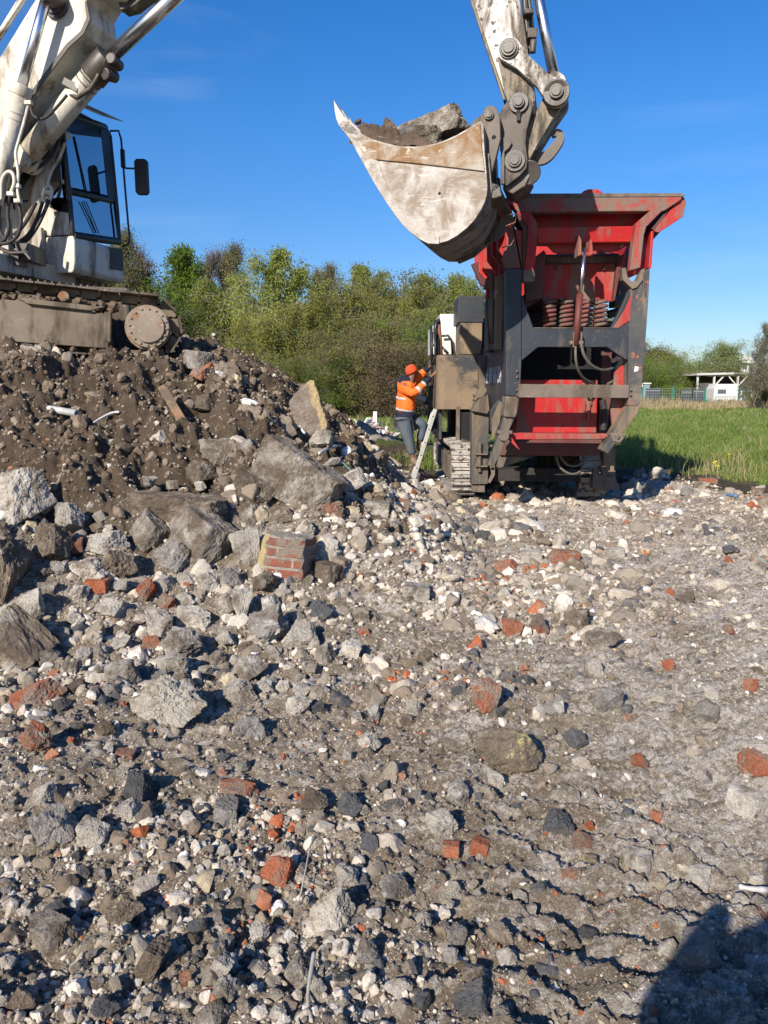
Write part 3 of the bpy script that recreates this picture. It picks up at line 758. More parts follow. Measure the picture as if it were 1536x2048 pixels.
# brick masonry block (brick courses)
def masonry_mat():
    m, nt, b, v = newmat('brick_masonry')
    bt = nt.nodes.new('ShaderNodeTexBrick'); nt.links.new(mapped(nt, v, (1, 1, 1), (math.radians(90), 0, 0)), bt.inputs['Vector'])
    bt.inputs['Scale'].default_value = 1; bt.inputs['Brick Width'].default_value = .25; bt.inputs['Row Height'].default_value = .078; bt.inputs['Mortar Size'].default_value = .011
    bt.inputs['Color1'].default_value = (.30, .095, .055, 1); bt.inputs['Color2'].default_value = (.20, .085, .06, 1); bt.inputs['Mortar'].default_value = (.34, .30, .25, 1)
    c = mixc(nt, ramp(nt, noise(nt, v, 6, 8, .7), [(.46, 0), (.56, 1)]), bt.outputs[0], (.24, .20, .155))
    g = nt.nodes.new('ShaderNodeSeparateXYZ'); nt.links.new(v, g.inputs[0])
    c = mixc(nt, ramp(nt, math_(nt, 'ADD', g.outputs[0], math_(nt, 'MULTIPLY', noise(nt, v, 9, 6), .3)), [(.02, 1), (.05, 0)]), c, (.46, .36, .17))
    nt.links.new(c, b.inputs['Base Color']); b.inputs['Roughness'].default_value = .95
    h = math_(nt, 'SUBTRACT', noise(nt, v, 40, 7, .7), math_(nt, 'MULTIPLY', bt.outputs[1], .8))
    bump(nt, b, h, 1.0, .03); return m
g = G(565, 1150); s = g.y / F
p_, f_ = rock_shape(4, 'brick', .05)
o = link('masonry_block', mesh_np('masonry_block', p_ * np.array([116 * s, 85 * s, 92 * s]) * np.array([1, 1, 1]) + .0, f_), masonry_mat())
o.location = (g.x, g.y + .12, g.z + 34 * s); o.rotation_euler = (math.radians(-4), math.radians(3), math.radians(-14))
tag(o, 'block of red brick masonry with a yellow plastered left face at the mound foot', 'masonry block')
# standing slab with brick and yellow foam crust
g = G(618, 868); 
def slabmat():
    m, nt, b, v = newmat('crusted_slab')
    sx_ = nt.nodes.new('ShaderNodeSeparateXYZ'); nt.links.new(v, sx_.inputs[0])
    n0 = noise(nt, v, 7, 8, .7)
    c = mixc(nt, ramp(nt, n0, [(.4, 0), (.6, 1)]), (.21, .16, .12), (.35, .29, .23))
    f = ramp(nt, math_(nt, 'ADD', sx_.outputs[0], math_(nt, 'MULTIPLY', n0, .15)), [(.15, 0), (.17, 1)])
    c = mixc(nt, f, c, (.50, .38, .20))
    c = mixc(nt, ramp(nt, math_(nt, 'ADD', sx_.outputs[2], math_(nt, 'MULTIPLY', n0, .2)), [(.36, 0), (.39, 1)]), c, (.40, .13, .07))
    nt.links.new(c, b.inputs['Base Color']); b.inputs['Roughness'].default_value = .95
    bump(nt, b, noise(nt, v, 25, 8, .72), 1, .05); return m
s = g.y / F; p_, f_ = rock_shape(4, 'brick', .05)
o = link('crusted_slab', mesh_np('crusted_slab', p_[:, [1, 2, 0]] * np.array([64 * s, 40 * s, 108 * s]), f_), slabmat())
o.location = at(614, 820, g.y + .1); o.rotation_euler = (math.radians(-8), math.radians(-17), .1)
tag(o, 'tall slab with brick and yellow crust standing on the right shoulder of the mound', 'slab')
# ================================================================== EXCAVATOR
cream = paint('cream_paint', (.62, .575, .47), (.72, .68, .58), (.22, .17, .12), .50, 2.2, chip=(.16, .12, .09), camt=.03, cscale=7, rough=.42)
flaked = paint('flaked_paint', (.62, .58, .52), (.70, .66, .60), (.13, .105, .08), .50, 3.4, chip=(.09, .07, .055), camt=.12, cscale=15, rough=.6)
grease = paint('greasy_steel', (.040, .034, .028), (.085, .070, .055), (.16, .13, .10), .34, 5, chip=(.42, .36, .26), camt=.0, cscale=18, rough=.42, spec=.5)
couplr = paint('coupler_steel', (.105, .084, .066), (.165, .135, .106), (.06, .05, .04), .45, 4, chip=(.32, .28, .23), camt=.0, cscale=12, rough=.6)
bronze = paint('grimy_link', (.20, .155, .085), (.11, .087, .058), (.07, .058, .045), .5, 6, chip=(.55, .50, .38), camt=.07, cscale=13, rough=.5)
bucketm = paint('scoured_steel', (.42, .38, .33), (.58, .55, .50), (.29, .235, .18), .62, 2.0, chip=(.70, .67, .61), camt=.075, cscale=5, rough=.6, streak=False, spec=.3, scr=.615)
rustpl = paint('ochre_rust', (.46, .42, .36), (.34, .25, .17), (.27, .16, .08), .58, 2.2, chip=(.62, .56, .46), camt=.07, cscale=9, rough=.75, streak=False, spec=.2, scr=.62)
shellm = paint('bucket_shell', (.20, .165, .13), (.30, .26, .215), (.12, .092, .068), .5, 3, chip=(.50, .46, .40), camt=.04, cscale=8, rough=.65, streak=False)
chrome, nt_, b_, v_ = newmat('chrome'); b_.inputs['Base Color'].default_value = (.75, .76, .78, 1); b_.inputs['Metallic'].default_value = 1; b_.inputs['Roughness'].default_value = .27
rubber = plain('hose_rubber', (.035, .030, .027), .6, var=.4)
blackp = plain('black_paint', (.025, .026, .028), .4, var=.5)
earthl = paint('dusty_track_steel', (.17, .135, .098), (.25, .205, .15), (.085, .065, .045), .5, 2.6, chip=(.40, .36, .30), camt=.02, rough=.85)
hubm = paint('dusty_hub', (.27, .215, .16), (.36, .30, .23), (.27, .125, .06), .36, 4, chip=(.50, .46, .40), camt=.08, cscale=16, rough=.85, streak=False)
trackm = paint('track_plate', (.12, .098, .075), (.18, .15, .12), (.09, .07, .05), .5, 6, chip=(.42, .39, .34), camt=.05, rough=.75)
HD = math.radians(-15)
U = Vector((math.cos(HD), math.sin(HD), 0)); Vv = Vector((-math.sin(HD), math.cos(HD), 0)); Zz = Vector((0, 0, 1))
A0 = at(850, 380, 8.9)
def PL(px, py, off=0.0):
    r = Vector(ray(px, py)); c = Vector(CAM)
    t = ((A0 + Vv * off) - c).dot(Vv) / r.dot(Vv); return c + r * t
def W(u, o, z): return Vector((A0.x, A0.y, 0)) + U * u + Vv * o + Zz * z
def uof(p): return (Vector(p) - Vector((A0.x, A0.y, 0))).dot(U)
Q = PL(150, 545, 1.0); uQ = uof(Q); zQ = Q.z
EX = thing('excavator', W(uQ - 2.2, .6, 2.1), 'cream white tracked excavator standing on the earth mound, its loaded bucket held over the crusher', 'excavator')
def plate(name, pts, o0, o1, mat, parent, bevel=.006, label=None):
    return MB().prism([PL(x, y, o0) for x, y in pts], Vv * (o1 - o0)).build(name, mat, parent, bevel, label)
def pin(parent, px, py, o, r, ln=.09, ring=None, mat=None, name='pin'):
    c = PL(px, py, o); mb = MB()
    if ring: mb.cyl(c + Vv * .02, c - Vv * ln * .5, ring)
    mb.cyl(c + Vv * .02, c - Vv * ln, r); mb.cyl(c - Vv * ln, c - Vv * (ln + .015), r * .7)
    return mb.build(name, mat or grease, parent, .004)
# ---- boom
boom = plate('boom', [(-190, 440), (-170, 340), (0, 114), (70, 0), (150, -125), (240, -190), (320, -150), (232, -60), (186, -20), (172, 4), (177, 38), (165, 66), (137, 92), (96, 147), (66, 190), (20, 268), (-60, 380), (-140, 480)], .35, .95, cream, EX, .012)
plate('boom_flange', [(-60, 382), (20, 270), (66, 192), (97, 149), (138, 94), (167, 68), (180, 38), (173, 4), (169, 4), (173, 36), (161, 62), (132, 88), (92, 142), (61, 184), (15, 263), (-64, 376)], .335, .352, grease, boom, .0)
ub = plate('upper_boom', [(186, -10), (150, -130), (200, -200), (520, -430), (800, -500), (905, -470), (915, -410), (870, -380), (780, -395), (540, -300), (330, -90), (240, -5)], .42, .88, cream, EX, .012)
plate('cylinder_bracket', [(232, -20), (300, -70), (360, -110), (430, -90), (400, -30), (292, -8), (262, 14), (240, 20)], .55, .75, grease, ub, .01)
pin(boom, 112, 8, .33, .13, .06, .17, name='boom_pin')
for k, (x0, y0, x1, y1) in enumerate([(-40, 128, 64, -30), (-42, 142, 76, -40), (-34, 116, 50, -20)]):
    MB().cyl(PL(x0, y0, .44 + k * .1), PL(x1, y1, .44 + k * .1), .018 + .006 * (k == 0), 10).build('oil_pipe', cream, boom)
# ---- lift cylinders
def cyl_pair(p0, p1, p2, rb, rr_, name, off, bands=True):
    a, b, c = PL(p0[0], p0[1], off), PL(p1[0], p1[1], off), PL(p2[0], p2[1], off)
    d = (b - a).normalized()
    mb = MB(); mb.cyl(a, b, rb, 28)
    o = mb.build(name, cream, EX)
    g = MB(); g.cyl(b - d * .10, b + d * .03, rb * 1.08, 28); g.cyl(b - d * .32, b - d * .30, rb * 1.04, 28); g.cyl(b - d * .40, b - d * .385, rb * 1.04, 28)
    g.build('gland', cream if name == 'lift_cylinder' else grease, o, .005)
    r = MB(); r.cyl(b, c, rr_, 24); r.build('rod', chrome, o)
    return o, a, b, c
lc, a, b, c = cyl_pair((-32, 470), (43, 175), (96, -15), .125, .062, 'lift_cylinder', .12)
MB().cyl(c - Vv * .09, c + Vv * .25, .12).build('rod_eye', grease, lc, .01)
lc2, a, b, c = cyl_pair((40, 520), (122, 262), (175, 90), .125, .065, 'lift_cylinder', 1.1)
ac, a, b, c = cyl_pair((48, 318), (212, 122), (405, -58), .15, .088, 'boom_cylinder', .62)
d = (b - a).normalized()
mb = MB(); mb.cyl(b - d * .28, b + d * .05, .172, 28); mb.tube([b - Zz * .19 + U * .03 - Vv * .1, b - Zz * .16 + U * .06 + Vv * .1], .075, 12); mb.tube([b - Zz * .02 + U * .14 - Vv * .12, b - Zz * .04 + U * .13 + Vv * .1], .07, 12); mb.build('gland_block', grease, ac, .012)
mb = MB(); mb.cyl(a - Vv * .2, a + Vv * .2, .16); mb.build('cylinder_eye', cream, ac, .01)
# ---- feed pipes and hoses
def hose(name, pts, r, mat, parent, off=.05, it=2):
    ps = [PL(p[0], p[1], off if len(p) < 3 else p[2]) for p in pts]
    for _ in range(it):
        q = [ps[0]]
        for a, b in zip(ps[:-1], ps[1:]): q += [a * .75 + b * .25, a * .25 + b * .75]
        q.append(ps[-1]); ps = q
    return MB().tube(ps, r, 10).build(name, mat, parent)
hose('oil_pipe', [(58, 205), (50, 240), (35, 290), (30, 310), (38, 345), (34, 375), (38, 400)], .020, cream, lc, -.06)
hose('oil_pipe', [(2, 400), (2, 360), (14, 342), (26, 345), (30, 365), (22, 385)], .022, cream, lc, -.1)
hose('oil_pipe', [(130, 285, .9), (118, 320, .9), (100, 345, .9), (94, 380, .9), (85, 400, .9)], .022, cream, EX, .9)
hose('oil_pipe', [(80, 440, .8), (98, 405, .8), (105, 385, .8), (100, 370, .8), (90, 375, .8), (86, 400, .8)], .022, cream, EX, .8)
hose('hose', [(60, 208), (66, 235), (90, 240), (122, 205), (134, 190)], .018, rubber, lc, .1)
for k, pts in enumerate([[(36, 400), (44, 440), (36, 475), (10, 490), (-20, 480)], [(20, 388), (14, 430), (20, 460), (4, 488), (-30, 470)], [(85, 405, .7), (74, 440, .6), (55, 475, .5), (20, 492, .3), (-20, 486, .2)],
                         [(98, 400, .7), (78, 450, .6), (50, 488, .5), (10, 498, .3), (-30, 494, .2)], [(146, 205, .8), (118, 240, .8), (90, 300, .7), (60, 335, .6), (25, 330, .5)], [(135, 225, .9), (110, 270, .9), (85, 325, .8), (70, 300, .7), (60, 290, .6)],
                         [(138, 200, .9), (146, 225, .9), (128, 258, .9), (100, 320, .8), (60, 345, .7)], [(0, 410), (-4, 440), (2, 470), (12, 480)], [(72, 405, .5), (60, 430, .5), (45, 455, .4), (28, 470, .3)]]):
    hose('hose', pts, .024, rubber, EX, .0)
for (x, y, o) in [(57, 206, -.06), (36, 402, -.06), (22, 388, -.1), (34, 372, -.06), (96, 385, .8), (86, 402, .8), (92, 392, .85)]:
    c = PL(x, y, o); MB().box(c, (.085, .07, .05)).build('hose_fitting', cream, EX, .006)
mb = MB(); c = PL(150, 178, .6); mb.box(c, (.22, .3, .10), Matrix.Rotation(.5, 3, 'Y')); mb.tube([PL(140, 190, .5), PL(155, 195, .5), PL(182, 176, .5), PL(192, 160, .5), PL(198, 148, .5)], .03, 10)
mb.build('pipe_clamp', grease, ac, .01)
# ---- cab (frame, panes, interior)
def cabp(u, o, z): return W(uQ + u, 1.0 + o, zQ + z + .10 * o)
CWID, CH = 1.2, 2.30
cab = MB()
def bar(mb, p, q, r): mb.tube([p, q], r, 8)
def L(z): return -.16 * max(0, z - .75) / 1.5                   # windscreen rakes back
# lower skirt
prof = [(-1.75, .02), (-.05, .0), (.0, .06), (.02, .42), (.0, .50), (-1.75, .50)]
cab.prism([cabp(u, 0, z) for u, z in prof], Vv * CWID)
cab.prism([cabp(u, 0.02, z) for u, z in [(-1.75, .515), (-.02, .515), (-.02, .80), (-.30, .86), (-.42, 1.0), (-1.75, 1.0)]], Vv * .05)
cab.prism([cabp(u, CWID - .07, z) for u, z in [(-1.75, .515), (-.02, .515), (-.02, .80), (-.30, .86), (-1.75, 1.0)]], Vv * .05)
cabo = cab.build('cab', cream, EX, .02)
fr = MB()
def post(pts, w=.06, d=.07):
    for p, q in zip(pts[:-1], pts[1:]): fr.tube([cabp(*p), cabp(*q)], w * .62, 8)
for o in (.04, CWID - .04):
    post([(-.03, o, .5), (-.04, o, .95), (-.10, o, 2.05), (-.20, o, 2.20), (-.4, o, 2.25), (-1.7, o, 2.25)])
    post([(-1.7, o, .5), (-1.7, o, 2.25)]); post([(-.95, o, .9), (-.95, o, 2.25)], .05)
for z, u in ((.50, -.03), (2.16, -.16)): post([(u, .04, z), (u, CWID - .04, z)], .085)
post([(-.075, .04, 1.10), (-.075, CWID - .04, 1.10)], .075)
fr.prism([cabp(u, 0, z) for u, z in [(-1.78, 2.22), (-.32, 2.22), (-.16, 2.27), (-.22, 2.34), (-1.78, 2.38)]], Vv * CWID)
fr.prism([cabp(-1.74, .05, .5), cabp(-1.74, 1.15, .5), cabp(-1.74, 1.15, 1.05), cabp(-1.74, .05, 1.05)], U * .03)
# dark header band above the pane
fr.prism([cabp(-.09, .04, 1.86), cabp(-.09, CWID - .04, 2.0), cabp(-.17, CWID - .04, 2.22), cabp(-.17, .04, 2.22)], U * .02)
fr.prism([cabp(-.055, .95, 1.1), cabp(-.055, CWID - .03, 1.1), cabp(-.10, CWID - .03, 2.1), cabp(-.10, .92, 2.1)], U * .02)
fr.build('cab_frame', blackp, cabo, .008)
glass, nt_, b_, v_ = newmat('tinted_glass')
out = [n for n in nt_.nodes if n.type == 'OUTPUT_MATERIAL'][0]
tr = nt_.nodes.new('ShaderNodeBsdfTransparent'); tr.inputs[0].default_value = (.62, .80, .88, 1)
gl = nt_.nodes.new('ShaderNodeBsdfGlossy'); gl.inputs['Roughness'].default_value = .02; gl.inputs[0].default_value = (.9, .95, 1, 1)
fz = nt_.nodes.new('ShaderNodeFresnel'); fz.inputs[0].default_value = 4.6
mx = nt_.nodes.new('ShaderNodeMixShader'); nt_.links.new(fz.outputs[0], mx.inputs[0]); nt_.links.new(tr.outputs[0], mx.inputs[1]); nt_.links.new(gl.outputs[0], mx.inputs[2]); nt_.links.new(mx.outputs[0], out.inputs[0])
def pane(pts, ext, label=None): return MB().prism([cabp(*p) for p in pts], ext).build('window_pane', glass, cabo, 0, label)
pane([(-.055, .09, 1.16), (-.055, .96, 1.16), (-.09, .93, 2.0), (-.09, .09, 1.87)], U * .008, 'blue upper windscreen pane')
pane([(-.03, .09, .56), (-.03, CWID - .09, .56), (-.06, CWID - .09, 1.05), (-.06, .09, 1.05)], U * .008, 'blue lower windscreen pane')
for o in (.03, CWID - .03):
    pane([(-.14, o, 1.02), (-.20, o, 2.18), (-.90, o, 2.2), (-.90, o, 1.02)], Vv * .006)
    pane([(-1.0, o, 1.02), (-1.0, o, 2.12), (-1.66, o, 2.2), (-1.66, o, 1.02)], Vv * .006)
pane([(-1.73, .08, 1.28), (-1.73, CWID - .08, 1.28), (-1.73, CWID - .08, 2.12), (-1.73, .08, 2.12)], U * .006)
MB().prism([cabp(-.22, .15, 2.36), cabp(-.22, CWID - .01, 2.34), cabp(.10, CWID + .03, 2.24), cabp(.06, .15, 2.30)], Zz * .012).build('sun_visor', plain('visor', (.35, .36, .36), .3), cabo)
mb = MB(); mb.box(cabp(-.20, .62, 2.52), (.12, .20, .14), Matrix.Rotation(HD, 3, 'Z')); mb.cyl(cabp(-.2, .62, 2.36), cabp(-.2, .62, 2.46), .02); mb.build('work_lamp', plain('lampbody', (.22, .22, .22), .4), cabo, .02)
mb = MB(); mb.tube([cabp(-.03, .42, 1.12), cabp(-.05, .34, 1.5), cabp(-.07, .26, 1.86)], .011, 6); mb.tube([cabp(.0, .55, .58), cabp(-.01, .30, 1.0)], .008, 6); mb.tube([cabp(.0, .61, .58), cabp(-.01, .36, 1.0)], .008, 6)
mb.build('wiper', blackp, cabo)
mb = MB(); ps = [(-.10, CWID - .02, 2.12), (.02, CWID + .02, 2.12), (.05, CWID + .03, 2.0), (.08, CWID + .03, 1.2), (.11, CWID + .03, .55), (.09, CWID + .02, .46), (.0, CWID - .02, .44)]
mb.tube([cabp(*p) for p in ps], .016, 8); mb.box(cabp(.065, CWID + .03, 1.72), (.06, .05, .26)); mb.tube([cabp(.07, CWID + .03, 1.66), cabp(.10, CWID + .03, 1.58), cabp(.30, CWID + .03, 1.56)], .014, 8)
mb.build('mirror_rail', blackp, cabo)
mir = MB(); mc = cabp(.36, CWID + .02, 1.44); 
mir.prism([mc + Vector((x, 0, z)) for x, z in [(-.095, -.22), (-.06, -.26), (.06, -.26), (.095, -.22), (.095, .22), (.06, .26), (-.06, .26), (-.095, .22)]], Vector((0.02, .06, 0)))
mir.build('mirror', blackp, cabo, .01)
# vent grille and dark marks on the skirt
mb = MB()
for k in range(4): mb.box(cabp(.015, CWID - .22, .10 + k * .075), (.03, .30, .03), Matrix.Rotation(HD, 3, 'Z'))
mb.prism([cabp(.012, CWID - .37, .08), cabp(.012, CWID - .04, .08), cabp(.012, CWID - .04, .40), cabp(.012, CWID - .37, .40)], U * .012)
mb.build('vent_grille', plain('grille', (.06, .058, .05), .6), cabo)
mb = MB(); mb.prism([cabp(u, -.006, z) for u, z in [(-.85, .28), (-.62, .28), (-.62, .44), (-.85, .44)]], Vv * .01); mb.build('dark_plate', blackp, cabo)
mb = MB(); mb.box(cabp(-.9, .5, .75), (.5, .5, .15)); mb.box(cabp(-1.2, .5, 1.15), (.14, .48, .8)); mb.box(cabp(-.35, .42, .8), (.18, .16, .5)); mb.box(cabp(-.28, .75, .95), (.1, .2, .35)); mb.build('seat_and_console', blackp, cabo, .03)
# driver
DR = thing('person', cabp(-.95, .5, .75), 'driver in a cap sitting dimly visible behind the upper cab windscreen', 'person')
darkc = plain('dark_clothes', (.035, .04, .05), .9); skinm = plain('skin', (.30, .17, .11), .6, var=.1)
def cp(u, o, z): return cabp(u, o, z)
nd = [(cp(-1.0, .5, .92), .15), (cp(-1.0, .5, 1.15), .15), (cp(-.98, .5, 1.36), .16), (cp(-.96, .5, 1.47), .06), (cp(-.92, .5, 1.56), .085), (cp(-.90, .5, 1.67), .09),
      (cp(-.98, .28, 1.36), .06), (cp(-.85, .24, 1.12), .045), (cp(-.60, .30, 1.08), .035), (cp(-.98, .72, 1.36), .06), (cp(-.85, .76, 1.12), .045), (cp(-.60, .70, 1.08), .035),
      (cp(-.6, .4, .90), .075), (cp(-.42, .4, .62), .05), (cp(-.6, .6, .90), .075), (cp(-.42, .6, .62), .05)]
skin('body', nd, [(0, 1), (1, 2), (2, 3), (3, 4), (4, 5), (2, 6), (6, 7), (7, 8), (2, 9), (9, 10), (10, 11), (0, 12), (12, 13), (0, 14), (14, 15)], darkc, DR)
mb = MB(); mb.tube([cp(-.92, .5, 1.66), cp(-.92, .5, 1.73), cp(-.92, .5, 1.78)], [.105, .10, .04], 14); mb.prism([cp(-.86, .42, 1.69), cp(-.86, .58, 1.69), cp(-.72, .56, 1.67), cp(-.72, .44, 1.67)], Zz * .015); mb.build('cap', darkc, DR)
# ---- house / deck (mostly out of frame at the left)
mb = MB()
mb.bb((0, 0, 0), (0, 0, 0)); mb.v = []; mb.f = []; mb.sm = []
def wb(u0, u1, o0, o1, z0, z1): 
    mb.prism([W(uQ + u0, o0, zQ + z0), W(uQ + u1, o0, zQ + z0), W(uQ + u1, o0, zQ + z1), W(uQ + u0, o0, zQ + z1)], Vv * (o1 - o0))
wb(-5.2, -1.82, -1.0, 2.2, .12, 1.45); wb(-5.6, -5.2, -1.0, 2.2, -.1, 1.5); wb(-2.9, -1.9, -1.0, .1, .12, .95)
mb.build('engine_house', cream, EX, .03)
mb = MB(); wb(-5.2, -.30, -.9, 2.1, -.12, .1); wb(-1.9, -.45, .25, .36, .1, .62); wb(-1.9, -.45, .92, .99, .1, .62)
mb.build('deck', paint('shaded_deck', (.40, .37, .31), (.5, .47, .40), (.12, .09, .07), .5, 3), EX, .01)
mb = MB(); mb.cyl(W(uQ - 2.4, .6, zQ - .42), W(uQ - 2.4, .6, zQ - .12), .85, 40); mb.build('slew_ring', trackm, EX)
# hose clump in the dark gap at the boom foot
mb = MB()
for k in range(7): 
    o = .0 + k * .14; mb.tube([PL(-10, 492, o), PL(20 + 4 * k, 506, o), PL(50 + 3 * k, 505 - 2 * k, o), PL(62, 520, o)], .022, 8)
mb.box(PL(62, 510, .5), (.18, .5, .22)); mb.box(PL(40, 522, .3), (.1, .3, .16)); mb.build('valve_block', grease, EX, .008)
# ---- tracks
EKS = [rock_shape(2, 'chunk', .08)[0].tolist() for _ in range(5)]
soilmt = plain('caked_earth_mat', (.15, .11, .075), .95, var=.6, scale=20, bs=1.0, spec=.1)
TT = math.radians(-4.5); TH = math.radians(17)
def make_track(yc, parent, front, wdt=.60, R=.315, Ln=3.9, full=True):
    """front: centre of the idler (X,Z). local frame tilted about Y"""
    fx, fz = front; Rz = Matrix.Rotation(TH, 3, 'Z'); ax = Rz @ Vector((math.cos(TT), 0, math.sin(TT))); az = Rz @ Vector((-math.sin(TT), 0, math.cos(TT))); ay = Rz @ Vector((0, 1, 0)); base = Vector((ti.x, ti.y + .3, fz)) + ay * yc
    def P(a, y, c): return base + ax * a + az * c + ay * y
    sag = 0
    tr = bpy.data.objects.new('track_unit', None); C.objects.link(tr); tr.parent = parent
    # chain path
    per = []
    N = 400
    tot = 2 * Ln + 2 * PI * R; npad = int(tot / .215); 
    def path(s):
        s %= tot
        if s < Ln: return (-s, R, PI / 2, )           # top, going back
        s -= Ln
        if s < PI * R: a = PI / 2 + s / R; return (-Ln + R * math.cos(a), R * math.sin(a), a)
        s -= PI * R
        if s < Ln: return (-Ln + s, -R, -PI / 2)
        s -= Ln; a = -PI / 2 + s / R; return (R * math.cos(a), R * math.sin(a), a)
    pads = MB(); links = MB()
    for k in range(npad):
        a, c, an = path(k * tot / npad)
        n = (ax * math.cos(an) + az * math.sin(an)); t = (ax * math.sin(an) - az * math.cos(an)); ctr = P(a, 0, c)
        R3 = Matrix((t, ay, n)).transposed()
        jit = random.uniform(-.006, .006)
        pads.box(ctr + n * (.045 + jit), (.205, wdt, .022), R3)
        for q in (-.07, 0, .07): pads.box(ctr + n * (.062 + jit) + t * q, (.02, wdt * .98, .03), R3)
        for yy in (-.10, .10):
            links.box(ctr + ay * yy - n * .01, (.17, .035, .085), R3)
        links.cyl(ctr - ay * .14 + t * .1, ctr + ay * .14 + t * .1, .028, 10)
    pads.build('track_shoe_belt', trackm, tr, .004)
    links.build('track_chain', earthl, tr)
    fr = MB()
    y0 = -.12 - wdt * .5 + .10
    fr.prism([P(-.42, y0, .10), P(-.42, y0, -.28), P(-3.5, y0, -.34), P(-3.5, y0, .14), P(-1.35, y0, .14)], ay * .5)
    fr.prism([P(-.46, y0 - .05, .165), P(-1.35, y0 - .05, .17), P(-1.25, y0 - .05, .115), P(-.62, y0 - .05, .11)], ay * .06)
    fr.prism([P(-.40, y0 - .008, .12), P(-.47, y0 - .008, .12), P(-.47, y0 - .008, -.21), P(-.40, y0 - .008, -.21)], Vector((0, .05, 0)))
    fr.build('track_frame', earthl, tr, .008)
    ek = MB(); rk = random.Random(3)
    for k in range(260):
        a_ = rk.uniform(-3.4, -.35); top_ = rk.random() < .7
        c_ = P(a_, y0 + rk.uniform(.02, .38), (.16 if top_ else -.30) + rk.uniform(-.02, .05)); s_ = rk.uniform(.02, .055); sh_ = rk.choice(EKS)
        ek.add([c_ + Vector(p) * s_ * 2 for p in sh_], ICO[2][1].tolist())
    ek.build('caked_earth', soilmt, tr)['kind'] = 'stuff'
    hb = MB(); hb.cyl(P(0, y0 + .10, 0), P(0, .2, 0), R - .06, 36); hb.cyl(P(0, y0 + .0, 0), P(0, .1, 0), R - .085, 36)
    hb.cyl(P(0, y0 - .03, 0), P(0, .1, 0), R - .14, 30)
    for k in range(16):
        a = 2 * PI * k / 16; hb.cyl(P(math.cos(a) * (R - .112), y0 - .015, math.sin(a) * (R - .112)), P(math.cos(a) * (R - .112), y0 + .02, math.sin(a) * (R - .112)), .014, 6)
    hb.build('final_drive', hubm, tr, .004)
    hb = MB(); hb.cyl(P(-Ln, y0 + .10, 0), P(-Ln, .2, 0), R - .06, 36); hb.build('idler', hubm, tr, .004)
    for k in range(3):
        q = MB(); q.cyl(P(-.9 - k * 1.15, y0 + .05, R - .07), P(-.9 - k * 1.15, .14, R - .07), .055, 16); q.build('carrier_roller', hubm, tr)
    for k in range(7):
        q = MB(); q.cyl(P(-.5 - k * .48, y0 + .08, -R + .10), P(-.5 - k * .48, .14, -R + .10), .09, 16); q.build('track_roller', hubm, tr)
    return tr
ti = at(280, 654, 8.95)
make_track(0, EX, (ti.x, ti.z))
make_track(2.3, EX, (ti.x, ti.z))
mb = MB(); mb.box((ti.x - 2.35, ti.y + .95, ti.z + .12), (3.7, 1.3, .85), Matrix.Rotation(TH, 3, 'Z')); mb.build('undercarriage', trackm, EX, .03)
# ---- stick
stick = plate('stick', [(945, 0), (985, 118), (1000, 160), (1010, 190), (1024, 222), (1046, 232), (1066, 222), (1070, 200), (1064, 150), (1056, 108), (1049, 50), (1040, 0), (1012, -150), (965, -420), (930, -480), (880, -480), (858, -430), (880, -320), (915, -110)], .45, .87, flaked, EX, .014)
plate('stick_flange', [(938, -5), (978, 116), (994, 162), (1006, 200), (1011, 199), (999, 158), (984, 116), (945, -5)], .44, .88, bronze, stick)
plate('lower_stick_casting', [(996, 120), (1052, 105), (1062, 150), (1068, 200), (1062, 224), (1046, 234), (1024, 224), (1010, 190)], .432, .452, bronze, stick, .004, 'dark greasy lower end of the stick')
hose('steel_tube', [(1043, -60), (1052, 30), (1056, 90), (1062, 104)], .032, grease, stick, .62)
hose('steel_tube', [(1048, -60), (1062, 30), (1064, 62), (1066, 104)], .024, grease, stick, .7)
MB().box(PL(1056, 30, .6), (.10, .2, .05)).build('pipe_clamp', grease, stick, .008); mb = MB(); mb.box(PL(1061, 75, .6), (.10, .25, .10)); mb.cyl(PL(1067, 80, .5), PL(1065, 106, .5), .035, 12); mb.build('pipe_clamp', grease, stick, .008)
# bucket cylinder
a, b, c = PL(1000, -420, .66), PL(1062, -80, .66), PL(1112, 172, .66)
bc = MB().cyl(a, b, .10, 24).build('bucket_cylinder', cream, EX); MB().cyl(b, c, .060, 24).build('rod', chrome, bc)
mb = MB(); mb.cyl(PL(1107, 150, .66), c, .075, 20); mb.cyl(c - Vv * .1, c + Vv * .1, .11, 24); mb.build('rod_eye', flaked, bc, .01)
MB().cyl(PL(1084, -20, .78), PL(1104, 150, .78), .018, 8).build('grease_line', rubber, bc)
# links
def linkplate(name, p, q, r0, r1, wd, o0, o1, mat, parent, bow=0):
    P, Qp = PL(p[0], p[1], o0), PL(q[0], q[1], o0); ax = (Qp - P).normalized(); sd = ax.cross(Vv).normalized(); Ld = (Qp - P).length
    pts = []
    for k in range(13):
        a = PI / 2 + PI * k / 12; pts.append(P + ax * math.cos(a) * r0 + sd * math.sin(a) * r0)
    pts.append(P + ax * Ld * .3 - sd * wd); pts.append(P + ax * Ld * .7 - sd * wd)
    for k in range(13):
        a = -PI / 2 + PI * k / 12; pts.append(Qp + ax * math.cos(a) * r1 + sd * math.sin(a) * r1)
    pts.append(P + ax * Ld * .7 + sd * wd); pts.append(P + ax * Ld * .3 + sd * wd)
    return MB().prism(pts, Vv * (o1 - o0)).build(name, mat, parent, .008)
lk = linkplate('side_link', (1018, 98), (1113, 186), .125, .13, .085, .34, .43, flaked, EX)
linkplate('side_link', (1018, 98), (1113, 186), .125, .13, .085, .90, .99, flaked, EX)
